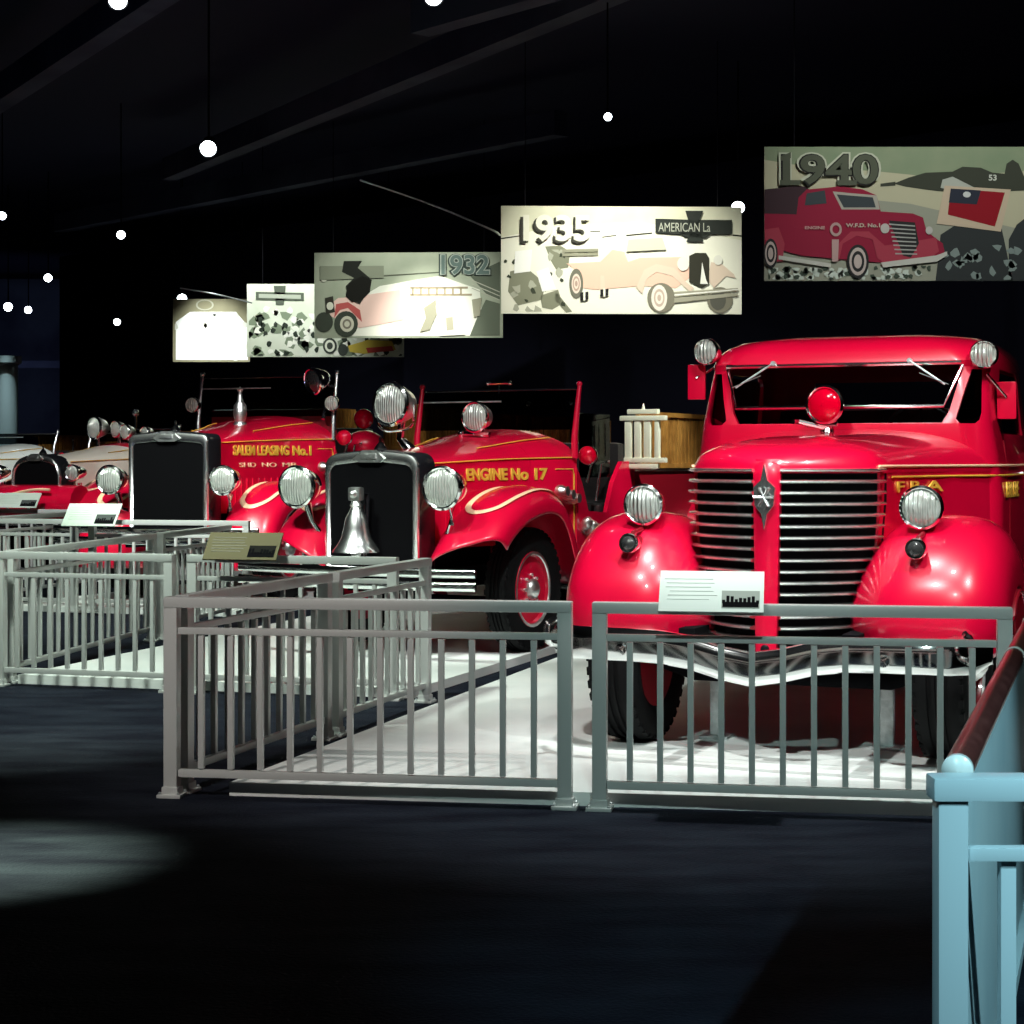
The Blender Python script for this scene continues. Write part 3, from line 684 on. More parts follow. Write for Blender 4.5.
    tube(b, [cw, (-.36, 1.8, 1.15)], .018, 8); obj('steering_wheel', b, M['black'], t)
    for v, u in ((2.75, -.25), (2.78, .15)):
        b = B(); tube(b, [(u, v + .2, 1.4), (u, v + .2, wt - .10)], .012, 8); ball(b, (u, v + .2, wt - .08), .022, 10); obj('grab_post', b, chrome, t)
    # fenders
    arc = arc or [(axle - 1.03, .72), (axle - .92, .84), (axle - .70, 1.03), (axle - .40, 1.17), (axle - .05, 1.235), (axle + .25, 1.19), (axle + .46, 1.02), (axle + .60, .78), (axle + .74, .56), (axle + .95, .46)]
    prof = [(.36, .26), (.46, .10), (.56, .02), (.70, -.01), (.84, .012), (.92, .05), (.965, .11), (.975, .20)]
    for s in (-1, 1):
        f = Fender(arc, prof, s, skew=skew); fo = f.build('fender', red, t, 0)
        if stripe:
            n = len(f.arc) - 1
            pts = [(n * .50, .58), (n * .42, .565), (n * .34, .57), (n * .27, .60), (n * .235, .68), (n * .24, .77), (n * .28, .85), (n * .36, .88), (n * .46, .885), (n * .56, .88), (n * .66, .86), (n * .76, .84)]
            pp = spline([(a, c, 0) for a, c in pts], 5)
            P3 = [f.pt(q.x, q.y, .006) for q in pp]; N3 = []
            for q in pp:
                i = min(int(q.x), n); N3.append(-f.nrm[i])
            b = B(); tube(b, P3, .024, 6, .35, up=N3); obj('fender_pinstripe', b, M['cream'], fo)
        # rear fender
        fr = Fender([(4.15, .48), (4.2, .8), (4.36, 1.02), (4.75, 1.14), (5.14, 1.03), (5.34, .80), (5.46, .50)], [(.60, 0), (.80, -.01), (.93, .02), (.975, .08), (.98, .15)], s); fr.build('rear_fender', red, t, 0)
        wheel(t, (s * .75, axle, .465), .465, .19, 0, s); wheel(t, (s * .74, 4.75, .465), .465, .30, 0, s)
        b = B(); box(b, (s * .84, 2.9, .44), (.32, 2.5, .045), bev=.01); rb = obj('running_board', b, M['black'], t)
        b = B(); tube(b, [(s * 1.0, 1.7, .445), (s * 1.0, 4.12, .445)], .016, 8); obj('edge_trim', b, chrome, rb)
        # headlamps
        c = V(s * lamp_u, -.03, lamp_z)
        h = lamp('headlamp', t, c, (0, -1, -.02), lamp_r, 0, depth=.24)
        b = B(); tube(b, [c + V(0, .12, -.12), (s * (lamp_u - .02), .12, lamp_z - .26), (s * .50, .2, .80)], [.03, .022, .03], 10); obj('stalk', b, chrome, h)
        for k in range(3):
            b = B(); lathe(b, [(0, 0), (.035, 0), (.05, .02), (.05, .05), (.038, .07), (.038, .10), (0, .10)], (s * .70, 1.60 + .105 * k, 1.19 - .03 * k), (s, 0, 0), 14); obj('hose_coupling', b, M['bchrome'], t)
            b = B(); lathe(b, [(0, -.03), (.03, -.03), (.045, .02), (.045, .05), (.03, .08), (0, .08)], (s * .76, 1.98 + .10 * k, .90 - .03 * k), (s * .6, 0, .8), 14); obj('hose_coupling', b, M['bchrome'], t)
    # chassis, axle, bumper
    b = B()
    for s in (-1, 1): box(b, (s * .36, 2.7, .56), (.07, 5.5, .15))
    box(b, (0, .7, .62), (.6, 1.1, .3)); obj('chassis', b, M['matte'], t)
    b = B(); tube(b, [(-.72, axle, .46), (-.45, axle, .36), (.45, axle, .36), (.72, axle, .46)], .04, 10); obj('front_axle', b, M['matte'], t)
    b = B(); tube(b, [(-.72, 4.75, .46), (.72, 4.75, .46)], .06, 10); obj('rear_axle', b, M['matte'], t)
    b = B(); us = [-1.0 + .1 * k for k in range(21)]
    for z in (.56, .65):
        tube(b, [V(u, -.36 + .12 * u * u, z) for u in us], .032, 10, .5, up=(0, -1, .01))
    bp = obj('bumper', b, chrome, t)
    for s in (-1, 1):
        b = B(); box(b, (s * .38, -.12, .58), (.05, .46, .12), bev=.008); obj('bumper_iron', b, M['black'], bp)
    # rear body
    b = B(); box(b, (0, 4.35, .98), (1.42, 2.62, .72), bev=.03); rbdy = obj('rear_body', b, M['dred'], t)
    b = B()
    for s in (-1, 1):
        for k in range(30): box(b, (s * .72, 3.16 + .085 * k, 1.60), (.025, .062, .46), bev=.004)
        box(b, (s * .74, 4.36, 1.83), (.03, 2.6, .04)); box(b, (s * .74, 4.36, 1.38), (.03, 2.6, .04))
    obj('slatted_side', b, M['wood'], rbdy)
    # red side lamp on the cowl
    c = V(.79, 1.99, 1.47)
    h = lamp('side_lamp', t, c, (.2, -1, 0), .075, 0, depth=.12, lensm=M['redlens'])
    b = B(); tube(b, [c + V(0, .08, -.02), (.74, 2.06, 1.25)], .014, 8); tube(b, [(.76, 2.2, 1.10), (.80, 2.2, 1.40), (.86, 2.24, 1.42)], .012, 8); obj('bracket', b, chrome, h)
    if cowl_lamps == 'two':
        c = V(-.27, .72, 1.86)
        h = lamp('searchlight', t, c, (-.15, -1, .05), .165, 0, depth=.24, body=M['bchrome'], lensm=M['lens'])
        b = B(); tube(b, [(-.18, .86, 1.50), (-.27, .84, 1.60), c + V(.03, .10, -.12)], [.05, .03, .03], 10)
        tube(b, spline([c + V(-.18, .03, 0), c + V(-.14, .06, -.18), c + V(.02, .08, -.20), c + V(.15, .06, -.15), c + V(.18, .03, 0)], 5), .012, 8); obj('yoke', b, chrome, h)
        c = V(.12, 1.35, 1.77)
        h = lamp('cowl_spotlamp', t, c, (-.1, -1, 0), .118, 0, depth=.16, body=M['bchrome'])
        b = B(); tube(b, [(.10, 1.45, 1.54), (.11, 1.43, 1.64), c + V(0, .08, -.06)], [.06, .025, .02], 10); tube(b, [(-.03, 1.40, 1.64), (.21, 1.40, 1.63)], .022, 8); ball(b, (-.04, 1.40, 1.64), .035, 12); obj('pedestal', b, chrome, h)
        b = B(); tube(b, [(.0, 1.95, wt - .05), (.0, 1.95, wt + .06)], .010, 8); tube(b, [(-.10, 1.95, wt + .06), (.10, 1.95, wt + .06)], .013, 8); ball(b, (-.1, 1.95, wt + .06), .02, 10); ball(b, (.1, 1.95, wt + .06), .02, 10); obj('latch_handle', b, chrome, gl)
    elif cowl_lamps == 'siren':
        b = B(); lathe(b, [(.0, 0), (.07, .0), (.075, .05), (.05, .09), (.065, .16), (.06, .24), (.03, .28), (.018, .36), (.03, .39), (0, .42)], (.05, 1.25, zt + .05), (0, 0, 1), 20); obj('siren', b, M['bchrome'], t)
        c = V(HWs - .16, 1.78, wt - .05)
        h = lamp('searchlight', t, c, (-.5, -1, -.2), .125, 0, depth=.18, lensm=M['darklens'])
        b = B(); tube(b, [c + V(.03, .1, -.04), P[2] + V(0, 0, -.1)], .016, 8); tube(b, [P[2] + V(-.10, -.02, -.25), P[3] + V(-.10, -.02, .02)], .02, 8); obj('arm', b, chrome, h)
        for s in (-1, 1):
            c = V(s * (HWs + .02), 1.80, wb + .12); h = lamp('cowl_lamp', t, c, (0, -1, 0), .07, 0, depth=.10); b = B(); tube(b, [c + V(0, .05, 0), V(s * HWs, 1.88, wb + .02)], .014, 8); obj('bracket', b, chrome, h)
        b = B(); ball(b, (.80, 2.45, 1.40), .20, 20, (1, 1, .75)); box(b, (.80, 2.45, 1.25), (.3, .3, .16), bev=.04); sb = obj('side_bell_housing', b, red, t)
        b = B(); ball(b, (.80, 2.42, 1.66), .10, 16); obj('red_globe', b, M['redlens'], sb)
        b = B(); box(b, (0, 2.02, 1.62), (1.3, .10, .26), bev=.04); obj('instrument_hood', b, M['dred'], t)
    elif cowl_lamps == 'cluster':
        for (u, v, z, r) in ((-.42, 1.62, 1.86, .15), (-.12, 1.70, 1.84, .11), (.12, 1.60, 1.80, .10), (.40, 1.66, 1.78, .09)):
            c = V(u, v, z); h = lamp('spotlamp', t, c, (-.25, -1, 0), r, 0, depth=r * 1.4, body=M['bchrome'])
            b = B(); tube(b, [(u, v + .06, 1.56), c + V(0, .06, -r * .6)], [.04, .02], 10); obj('pedestal', b, chrome, h)
        b = B(); tube(b, [(.0, 1.95, wt - .05), (.0, 1.95, wt + .20)], .02, 8); ball(b, (0, 1.95, wt + .22), .05, 12); obj('finial', b, chrome, t)
    if rack:
        # upright cream painted rack at the side of the bed
        R = thing_rack = None
        b = B(); u0, v0 = .86, 2.92
        for z, w in ((1.84, .28), (1.785, .42), (1.43, .42), (1.38, .28)): box(b, (u0, v0, z), (w, .06, .042), bev=.01)
        for k in range(4): box(b, (u0 - .135 + .088 * k, v0, 1.61), (.062 if k < 3 else .042, .045, .34), bev=.008)
        rk = obj('hose_rack', b, M['rack'], t)
        b = B(); box(b, (u0 - .10, v0 + .10, 1.37), (.26, .22, .03)); tube(b, [(u0, v0, 1.85), (u0, v0, 1.91)], [.02, .004], 8); obj('bracket', b, M['rack'], rk)
        b = B(); box(b, (.70, 2.30, 1.55), (.02, .55, .52), bev=.004); obj('wind_wing', b, M['dglass'], t)
    if apron:
        b = B(); tube(b, [V(u, -.02 - .10 * math.cos(u * 1.8), .90) for u in [-.75 + .15 * k for k in range(11)]], .22, 12, .9, up=(0, -1, .01)); ap = obj('apron', b, red, t)
        b = B(); tube(b, [V(u, -.03 - .32 * math.cos(u * .9), 1.02 + .05 * math.sin(u * 4)) for u in [-.5 + .1 * k for k in range(11)]], .02, 6); obj('apron_pinstripe', b, M['cream'], ap)
    if bell:
        c = V(0, -.20, .0)
        b = B(); lathe(b, [(.0, 1.10), (.035, 1.10), (.05, 1.07), (.075, 1.02), (.09, .95), (.105, .88), (.14, .82), (.165, .79), (.17, .775), (.15, .78), (.1, .86), (0, .98)], c, (0, 0, 1), 28); be = obj('bell', b, M['satin'], t)
        b = B(); box(b, c + V(0, 0, 1.19), (.10, .07, .10), bev=.02); lathe(b, [(.03, 1.08), (.045, 1.11), (.03, 1.14)], c, (0, 0, 1), 14); ball(b, c + V(0, -.04, 1.19), .03, 12); obj('bell_hanger', b, M['bchrome'], be)
        b = B(); ball(b, c + V(0, 0, .77), .04, 12); obj('clapper', b, M['bchrome'], be)
        b = B(); tube(b, [c + V(0, .05, .56), c + V(0, .12, .72), c + V(0, .15, 1.19), c + V(0, .02, 1.19)], .02, 10); obj('bell_bracket', b, M['black'], be)
    return t

R28, R27 = math.radians(28), math.radians(27)
old_engine('open red fire engine with silver bell before its radiator and ENGINE lettering', (-1.02, 13.03), R28, 1.0, bell=True, text='ENGINE No 17', rack=True)
old_engine('tall open red engine with yellow SALEM LEASING lettering on its hood', (-3.43, 17.95), math.radians(19), 1.14, text='SALEM LEASING No.1', text2='SHD  NO  MB', cowl_lamps='siren', ws_top=2.12, axle=.72, rad_round=.06, tv=.50, tw=1.08, lamp_z=1.08, lamp_u=.56, lamp_r=.125, skew=.0, rhw=.39, arc=[(-.03, .30), (-.01, .55), (.14, .82), (.40, .99), (.72, 1.06), (.97, 1.02), (1.18, .88), (1.32, .68), (1.46, .5), (1.67, .44)])
cream = mat('pale_hood_glare', (0.80, 0.72, 0.62), 0.35, coat=.6)  # pale colour stands in for light glaring off a red hood
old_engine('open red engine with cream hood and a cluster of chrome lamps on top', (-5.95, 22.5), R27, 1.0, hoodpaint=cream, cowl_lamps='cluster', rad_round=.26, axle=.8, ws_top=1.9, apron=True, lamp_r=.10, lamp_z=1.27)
old_engine('white engine at the far left edge, farthest of the row', (-8.75, 27.2), R27, 1.0, paint=M['white'], cowl_lamps='none', rad_round=.2, axle=.9, ws_top=1.9, stripe=False)

# ------------------------------------------------------------------ hanging posters
class Poster:
    def __init__(s, label, x0, y0, x1, y1, Y, bg, bg2, yaw=0.0):
        s.Y = Y; s.k = Y / F; s.x0, s.y0, s.x1, s.y1 = x0, y0, x1, y1
        c = at((x0 + x1) / 2, (y0 + y1) / 2, Y); s.cx, s.cy = (x0 + x1) / 2, (y0 + y1) / 2
        s.w, s.h = (x1 - x0) * s.k, (y1 - y0) * s.k
        s.t = thing('hanging_poster', label, 'poster', c, yaw, 'printed posters hanging over the engines')
        b = B(); box(b, (0, 0, 0), (s.w, .03, s.h), bev=.004)
        m = mat('poster_print', bg, .8, spec=.1, noise=(1.6, bg2, .38, .66)); s.pn = obj('panel', b, m, s.t)
        b = B()
        for sx in (-.4, .4):
            tube(b, [(s.w * sx, 0, s.h / 2), (s.w * sx, 0, 6.2 - c.z)], .006, 6)
        obj('hanging_wire', b, M['black'], s.t)
        s.layer = 0; s.mats = {}
    def q(s, x, y, lift): return V((x - s.cx) * s.k, -.016 - lift, -(y - s.cy) * s.k)
    def m(s, col):
        if col not in s.mats: s.mats[col] = mat('poster_ink', col, .8, spec=.1)
        return s.mats[col]
    def shapes(s, name, polys, col, up=True):
        if up: s.layer += 1
        groups = [[p] for p in polys] if len(polys) <= 6 and up else [polys]
        for g in groups:
            b = B()
            for p in g: prism(b, [s.q(x, y, .0012 * s.layer) for x, y in p], (0, .0011, 0))
            obj(name, b, s.m(col), s.pn, False)
    def text(s, str_, x, y, w, h, col, off=.03, name='lettering'):
        s.layer += 1
        return lettering(name, str_, lambda a, c, z: s.q(x + a, y - c, .0012 * s.layer + z), w, h, s.m(col), s.pn, ext=.0006, off=off)
def ell(cx, cy, rx, ry, n=20, a0=0): return [(cx + rx * math.cos(a0 + 2 * PI * k / n), cy + ry * math.sin(a0 + 2 * PI * k / n)) for k in range(n)]
def ring(cx, cy, rx, ry, q=.8, n=20):
    out = []
    for k in range(n):
        a, c = 2 * PI * k / n, 2 * PI * (k + 1) / n
        out.append([(cx + rx * math.cos(a), cy + ry * math.sin(a)), (cx + rx * math.cos(c), cy + ry * math.sin(c)), (cx + q * rx * math.cos(c), cy + q * ry * math.sin(c)), (cx + q * rx * math.cos(a), cy + q * ry * math.sin(a))])
    return out
def blobs(r, n, x0, y0, x1, y1, s0, s1):
    o = []
    for k in range(n):
        cx, cy = r.uniform(x0, x1), r.uniform(y0, y1); a = r.uniform(0, 3); q = r.randint(5, 8)
        o.append([(min(x1, max(x0, cx + math.cos(a + 2 * PI * j / q) * r.uniform(s0, s1))), min(y1, max(y0, cy + math.sin(a + 2 * PI * j / q) * r.uniform(s0, s1)))) for j in range(q)])
    return o

def poster_1940():
    p = Poster('hanging poster headed 1940 showing a dark red fire truck, above the big truck', 764, 147, 1066, 281, 16.1, (.20, .26, .16), (.26, .30, .19))
    p.shapes('printed_sky', [[(764, 160), (800, 166), (880, 172), (940, 178), (1066, 168), (1066, 281), (764, 281)]], (.46, .44, .30))
    p.shapes('printed_sky', [[(764, 198), (830, 196), (910, 204), (1066, 240), (1066, 281), (764, 281)]], (.30, .31, .24))
    p.shapes('printed_plane', [[(893, 184), (908, 178), (925, 173), (952, 172), (962, 167), (980, 168), (992, 173), (1004, 174), (1006, 164), (1012, 160), (1018, 164), (1024, 178), (1040, 182), (1040, 190), (1000, 192), (960, 194), (925, 190), (905, 187)],
        [(895, 186), (880, 187), (880, 184), (895, 182)]], (.05, .055, .04))
    p.shapes('printed_plane', [[(942, 180), (952, 177), (978, 190), (962, 194), (940, 188)]], (.40, .42, .36))
    p.text('53', 988, 181, 8, 6, (.55, .58, .5), name='plane_number')
    r = random.Random(3)
    p.shapes('printed_crowd', [[(940, 235), (960, 222), (1000, 224), (1008, 262), (1012, 281), (935, 281), (938, 255)], [(1008, 240), (1016, 225), (1030, 214), (1066, 206), (1066, 281), (1008, 281)]], (.035, .04, .04))
    p.shapes('print_marking', blobs(r, 22, 940, 245, 1024, 280, 2, 6), (.20, .25, .23))
    p.shapes('print_marking', blobs(r, 40, 768, 268, 930, 280, 2, 5), (.55, .62, .54))
    p.shapes('print_marking', blobs(r, 34, 768, 266, 930, 280, 1.5, 4), (.06, .08, .06))
    p.shapes('printed_flag', [[(944, 186), (1010, 190), (1000, 232), (936, 224)]], (.52, .42, .30))
    p.shapes('printed_flag', [[(950, 189), (1004, 193), (994, 227), (947, 215)]], (.26, .012, .02))
    p.shapes('printed_flag', [[(950, 189), (980, 191), (976, 205), (948, 203)]], (.03, .035, .05))
    p.shapes('printed_flag', [ell(966, 195, 4, 3, 10)], (.55, .58, .55))
    # printed truck
    p.shapes('printed_truck', [[(764, 190), (800, 186), (815, 192), (815, 222), (764, 222)]], (.05, .03, .035))
    p.shapes('printed_truck', [[(764, 214), (796, 215), (798, 198), (806, 190), (840, 187), (862, 190), (876, 196), (880, 212), (912, 214), (922, 218), (926, 232), (942, 244), (944, 254), (938, 260), (900, 264), (866, 262), (800, 256), (764, 246)]], (.26, .02, .045))
    p.shapes('printed_truck', [[(832, 192), (876, 196), (879, 210), (841, 210)]], (.38, .36, .30))
    p.shapes('printed_truck', [[(836, 195), (872, 198), (875, 208), (843, 208)], [(806, 194), (824, 191), (826, 204), (804, 206)]], (.05, .06, .065))
    p.shapes('printed_truck', [[(764, 230), (778, 228), (784, 244), (782, 262), (776, 262), (776, 246), (764, 240)], [(838, 262), (842, 244), (856, 236), (872, 240), (876, 258), (884, 264), (930, 258), (938, 252), (935, 238), (900, 244), (884, 246), (868, 232), (850, 232), (836, 246)]], (.36, .05, .075))
    p.shapes('printed_grille', [[(888, 221), (914, 223), (918, 244), (910, 258), (902, 256), (896, 240)]], (.03, .03, .03))
    p.shapes('grille_marking', [[(888 + k * .9, 224 + 4.2 * k), (914 + k * .3, 226 + 4.0 * k), (914 + k * .3, 227.2 + 4.0 * k), (888 + k * .9, 225.4 + 4.2 * k)] for k in range(8)], (.36, .36, .33))
    p.shapes('printed_wheel', [ell(770, 254, 7, 15), ell(857, 262, 11, 17)], (.03, .03, .03))
    p.shapes('wheel_marking', ring(770, 254, 5.5, 12, .75) + ring(857, 262, 8.5, 14, .75) + [ell(857, 262, 4, 7), ell(770, 254, 2.5, 6)], (.50, .42, .38))
    p.shapes('printed_bumper', [[(778, 256), (830, 264), (830, 268), (778, 260)], [(880, 263), (935, 256), (946, 252), (946, 256), (936, 262), (882, 268)]], (.50, .50, .44))
    p.shapes('printed_lamp', [ell(884, 229, 4.5, 5), ell(928, 231, 3.5, 4)], (.46, .44, .40))
    p.shapes('crest_marking', ring(835, 230, 6, 7, .6, 14) + [[(831, 240), (838, 240), (837, 262), (831, 262)]], (.45, .30, .28))
    p.text('W.F.D. No.1', 845, 228, 34, 4, (.50, .40, .34), name='printed_lettering')
    p.text('ENGINE', 804, 230, 20, 3.2, (.50, .30, .28), name='printed_lettering')
    p.text('1940', 778, 187, 102, 34, (.50, .52, .40), off=.07, name='year_lettering')
    p.text('1940', 780, 187.5, 98, 33, (.02, .02, .018), off=.04, name='year_lettering')
    p.text('1940', 782, 185.5, 95, 30, (.09, .10, .07), off=.02, name='year_lettering')
    p.shapes('year_marking', [[(779, 181), (800, 181), (800, 186), (779, 186)], [(836, 181), (856, 181), (856, 186), (836, 186)], [(780, 157), (790, 153), (790, 159), (780, 162)]], (.09, .10, .07))
poster_1940()

def old_truck_print(p, pts_body, body, wheels):
    p.shapes('printed_truck', pts_body, body)
    for (cx, cy, rx, ry) in wheels:
        p.shapes('printed_wheel', [ell(cx, cy, rx, ry, 24)], (.16, .16, .12))
        p.shapes('printed_wheel', [ell(cx, cy, rx * .66, ry * .66, 20)], (.72, .60, .50))
        p.shapes('wheel_marking', ring(cx, cy, rx * .5, ry * .5, .7) + [ell(cx, cy, rx * .2, ry * .2, 12)], (.42, .30, .24))

def poster_1935():
    p = Poster('hanging poster headed 1935 with a bright pale truck print, middle of the five', 501, 206.5, 742, 314, 20.2, (.60, .60, .44), (.72, .72, .54), math.radians(2))
    p.shapes('painted_glare', [[(501, 238), (560, 226), (640, 222), (742, 240), (742, 314), (501, 314)]], (.80, .80, .66))  # lamp glare over the lower poster, painted as a pale area
    p.shapes('printed_horizon', [[(501, 238.5), (520, 236), (520, 237), (501, 240)], [(590, 231.5), (600, 231), (600, 232), (590, 232.5)], [(602, 237), (616, 235), (616, 236), (602, 238)], [(626, 235), (652, 232.5), (652, 234), (626, 236.5)], [(733, 234), (742, 235), (742, 236.5), (733, 235.5)]], (.03, .03, .02))
    r = random.Random(11)
    p.shapes('printed_collage', [[(510, 272), (526, 268), (545, 284), (542, 300), (518, 306), (508, 292)], [(545, 247), (560, 246), (570, 252), (568, 268), (556, 270), (550, 260)], [(540, 296), (558, 290), (562, 304), (552, 310), (542, 308)], [(556, 292), (572, 312), (566, 313), (554, 300)]], (.22, .23, .16))
    p.shapes('print_marking', blobs(r, 16, 504, 250, 565, 312, 2, 6), (.40, .41, .32))
    p.shapes('print_marking', blobs(r, 12, 504, 250, 565, 312, 1, 3), (.05, .06, .04))
    p.shapes('printed_collage', [[(515, 252), (532, 250), (530, 272), (514, 274)], [(536, 272), (548, 268), (556, 290), (542, 292)]], (.85, .86, .80))
    old_truck_print(p, [[(566, 264), (600, 262), (612, 250), (624, 252), (628, 262), (640, 258), (682, 257), (690, 262), (692, 276), (676, 288), (640, 286), (596, 290), (580, 288), (578, 272)]], (.76, .50, .38), [(576, 284, 7, 15)])
    p.shapes('printed_truck', [[(636, 288), (644, 270), (656, 264), (674, 268), (686, 282), (694, 288), (690, 292), (672, 276), (656, 272), (646, 280), (642, 294)], [(711, 262), (722, 264), (734, 274), (736, 278), (726, 276), (714, 288), (708, 280)], [(600, 276), (604, 276), (605, 290), (600, 290)]], (.66, .54, .42))
    p.shapes('printed_hose', [[(562, 250), (598, 249), (598, 252), (562, 253)], [(562, 254), (598, 253), (598, 256), (562, 257)]], (.28, .28, .20))
    for (cx, cy, rx, ry) in ((661, 298, 14, 16), (720, 300, 13, 14)):
        p.shapes('printed_wheel', [ell(cx, cy, rx, min(ry, 313 - cy), 24)], (.20, .19, .14))
    p.shapes('printed_wheel', [ell(659, 298, 8, 13, 20)], (.78, .72, .62))
    p.shapes('wheel_marking', ring(659, 298, 5.5, 9, .7) + [ell(659, 298, 2, 3.5, 10)], (.50, .40, .32))
    p.shapes('printed_wheel', [ell(718, 300, 8, 10, 20)], (.10, .10, .08))
    p.shapes('printed_grille', [[(689, 256), (695, 253), (706, 253), (709, 258), (709, 284), (702, 288), (689, 282)]], (.035, .035, .025))
    p.shapes('printed_grille', [[(702, 262), (706, 280), (708, 284), (700, 284), (701, 274)]], (.75, .76, .68))
    p.shapes('printed_lamp', [ell(683, 264, 6, 7), ell(718, 260, 4.5, 5)], (.72, .72, .62))
    p.shapes('printed_bumper', [[(674, 292), (738, 288), (738, 291), (674, 297)], [(674, 298), (738, 293), (738, 296), (674, 303)]], (.34, .33, .25))
    p.shapes('printed_bumper', [[(674, 294.5), (738, 289), (738, 290), (674, 296)]], (.80, .80, .72))
    p.shapes('printed_marks', [[(580, 293), (588, 292), (588, 300), (580, 301)], [(600, 290), (608, 289), (608, 296), (600, 297)]], (.02, .02, .02))
    p.shapes('printed_marks', [[(583, 292), (585, 292), (585, 301), (583, 301)], [(603, 289), (605, 289), (605, 297), (603, 297)]], (.80, .80, .66))
    p.shapes('printed_windscreen', [[(628, 240), (662, 238), (666, 250), (626, 252)]], (.56, .56, .44))
    p.shapes('printed_banner', [[(655, 219), (690, 220), (732, 220), (732, 234), (690, 235), (655, 233)], [(685, 211), (703, 211), (699, 221), (703, 242), (686, 242), (691, 230), (688, 221)], [(678, 232), (712, 233), (706, 238), (684, 237)]], (.03, .035, .03))
    p.text('AMERICAN La', 658, 232, 52, 9, (.40, .42, .34), off=.0, name='banner_lettering')
    p.text('1935', 520, 244.5, 68, 27, (.05, .05, .04), off=.03, name='year_lettering')
    p.text('1935', 523, 242.5, 67, 27, (.74, .74, .60), off=.03, name='year_lettering')
poster_1935()

def poster_1932():
    p = Poster('hanging poster headed 1932 with a white glare at its centre', 314, 252.5, 503, 338, 25.0, (.34, .38, .28), (.44, .47, .36), math.radians(-2))
    p.shapes('painted_glare', [[(356, 300), (380, 286), (440, 276), (480, 290), (484, 336), (352, 336)]], (.84, .84, .72))  # hot spot of the lamp painted near white at the centre
    p.shapes('printed_horizon', [[(370, 276), (440, 272), (440, 273), (370, 277.5)]], (.10, .11, .08))
    p.shapes('ladder_marking', [[(410, 287), (468, 287), (468, 289), (410, 289)], [(410, 294), (472, 294), (472, 296), (410, 296)]] + [[(412 + 8 * k, 287), (414 + 8 * k, 287), (414 + 8 * k, 296), (412 + 8 * k, 296)] for k in range(7)], (.36, .30, .20))
    p.shapes('printed_collage', [[(470, 276), (500, 262), (500, 300), (488, 296)], [(486, 300), (500, 304), (500, 336), (470, 336), (478, 316)]], (.13, .15, .11))
    p.shapes('printed_collage', [[(472, 280 + 4 * k), (500, 292 + 4 * k), (500, 293 + 4 * k), (472, 281 + 4 * k)] for k in range(3)], (.5, .5, .4))
    p.shapes('printed_truck', [[(330, 304), (338, 298), (352, 297), (400, 290), (404, 320), (360, 328), (340, 320), (330, 316)]], (.80, .56, .48))
    p.shapes('printed_truck', [[(334, 318), (336, 304), (348, 302), (360, 310), (362, 322), (356, 316), (348, 308), (340, 310)]], (.48, .10, .09))
    p.shapes('printed_wheel', [ell(346, 324, 12, 13), ell(324, 322, 9, 10)], (.05, .06, .045))
    p.shapes('printed_wheel', [ell(347, 324, 7, 8)], (.60, .58, .46))
    p.shapes('wheel_marking', ring(347, 324, 4.5, 5, .6), (.2, .18, .14))
    p.shapes('printed_grille', [[(325, 298), (333, 296), (335, 312), (326, 314)]], (.04, .04, .03))
    p.shapes('printed_lamp', [ell(324, 276, 4, 6), ell(330, 306, 3.5, 4)], (.66, .66, .54))
    p.shapes('printed_figure', [[(424, 308), (436, 300), (438, 312), (430, 330), (420, 332), (426, 318)], [(472, 300), (482, 298), (480, 316), (474, 318)]], (.34, .33, .24))
    p.shapes('printed_frame', [[(436, 306), (460, 305), (465, 335), (440, 336)]], (.80, .80, .68))
    p.shapes('printed_frame', [[(446, 318), (453, 317), (454, 330), (447, 331)]], (.4, .38, .28))
    p.shapes('printed_banner', [[(320, 266), (384, 266), (384, 278), (320, 280)]], (.24, .26, .19))
    p.shapes('printed_banner', [[(344, 261), (362, 261), (358, 268), (370, 278), (368, 292), (360, 304), (350, 300), (346, 286), (354, 278), (342, 272)]], (.02, .022, .018))
    p.shapes('printed_figure', [[(348, 284), (362, 276), (372, 280), (370, 292), (362, 300), (352, 302), (346, 296)]], (.012, .012, .01))
    p.text('1932', 439, 277, 52, 23, (.06, .08, .07), off=.10, name='year_lettering')
    p.text('1932', 440.5, 276, 50, 21.5, (.42, .46, .40), off=.05, name='year_lettering')
    p.text('1932', 441.5, 275.2, 48, 20, (.13, .18, .16), off=.02, name='year_lettering')
poster_1932()

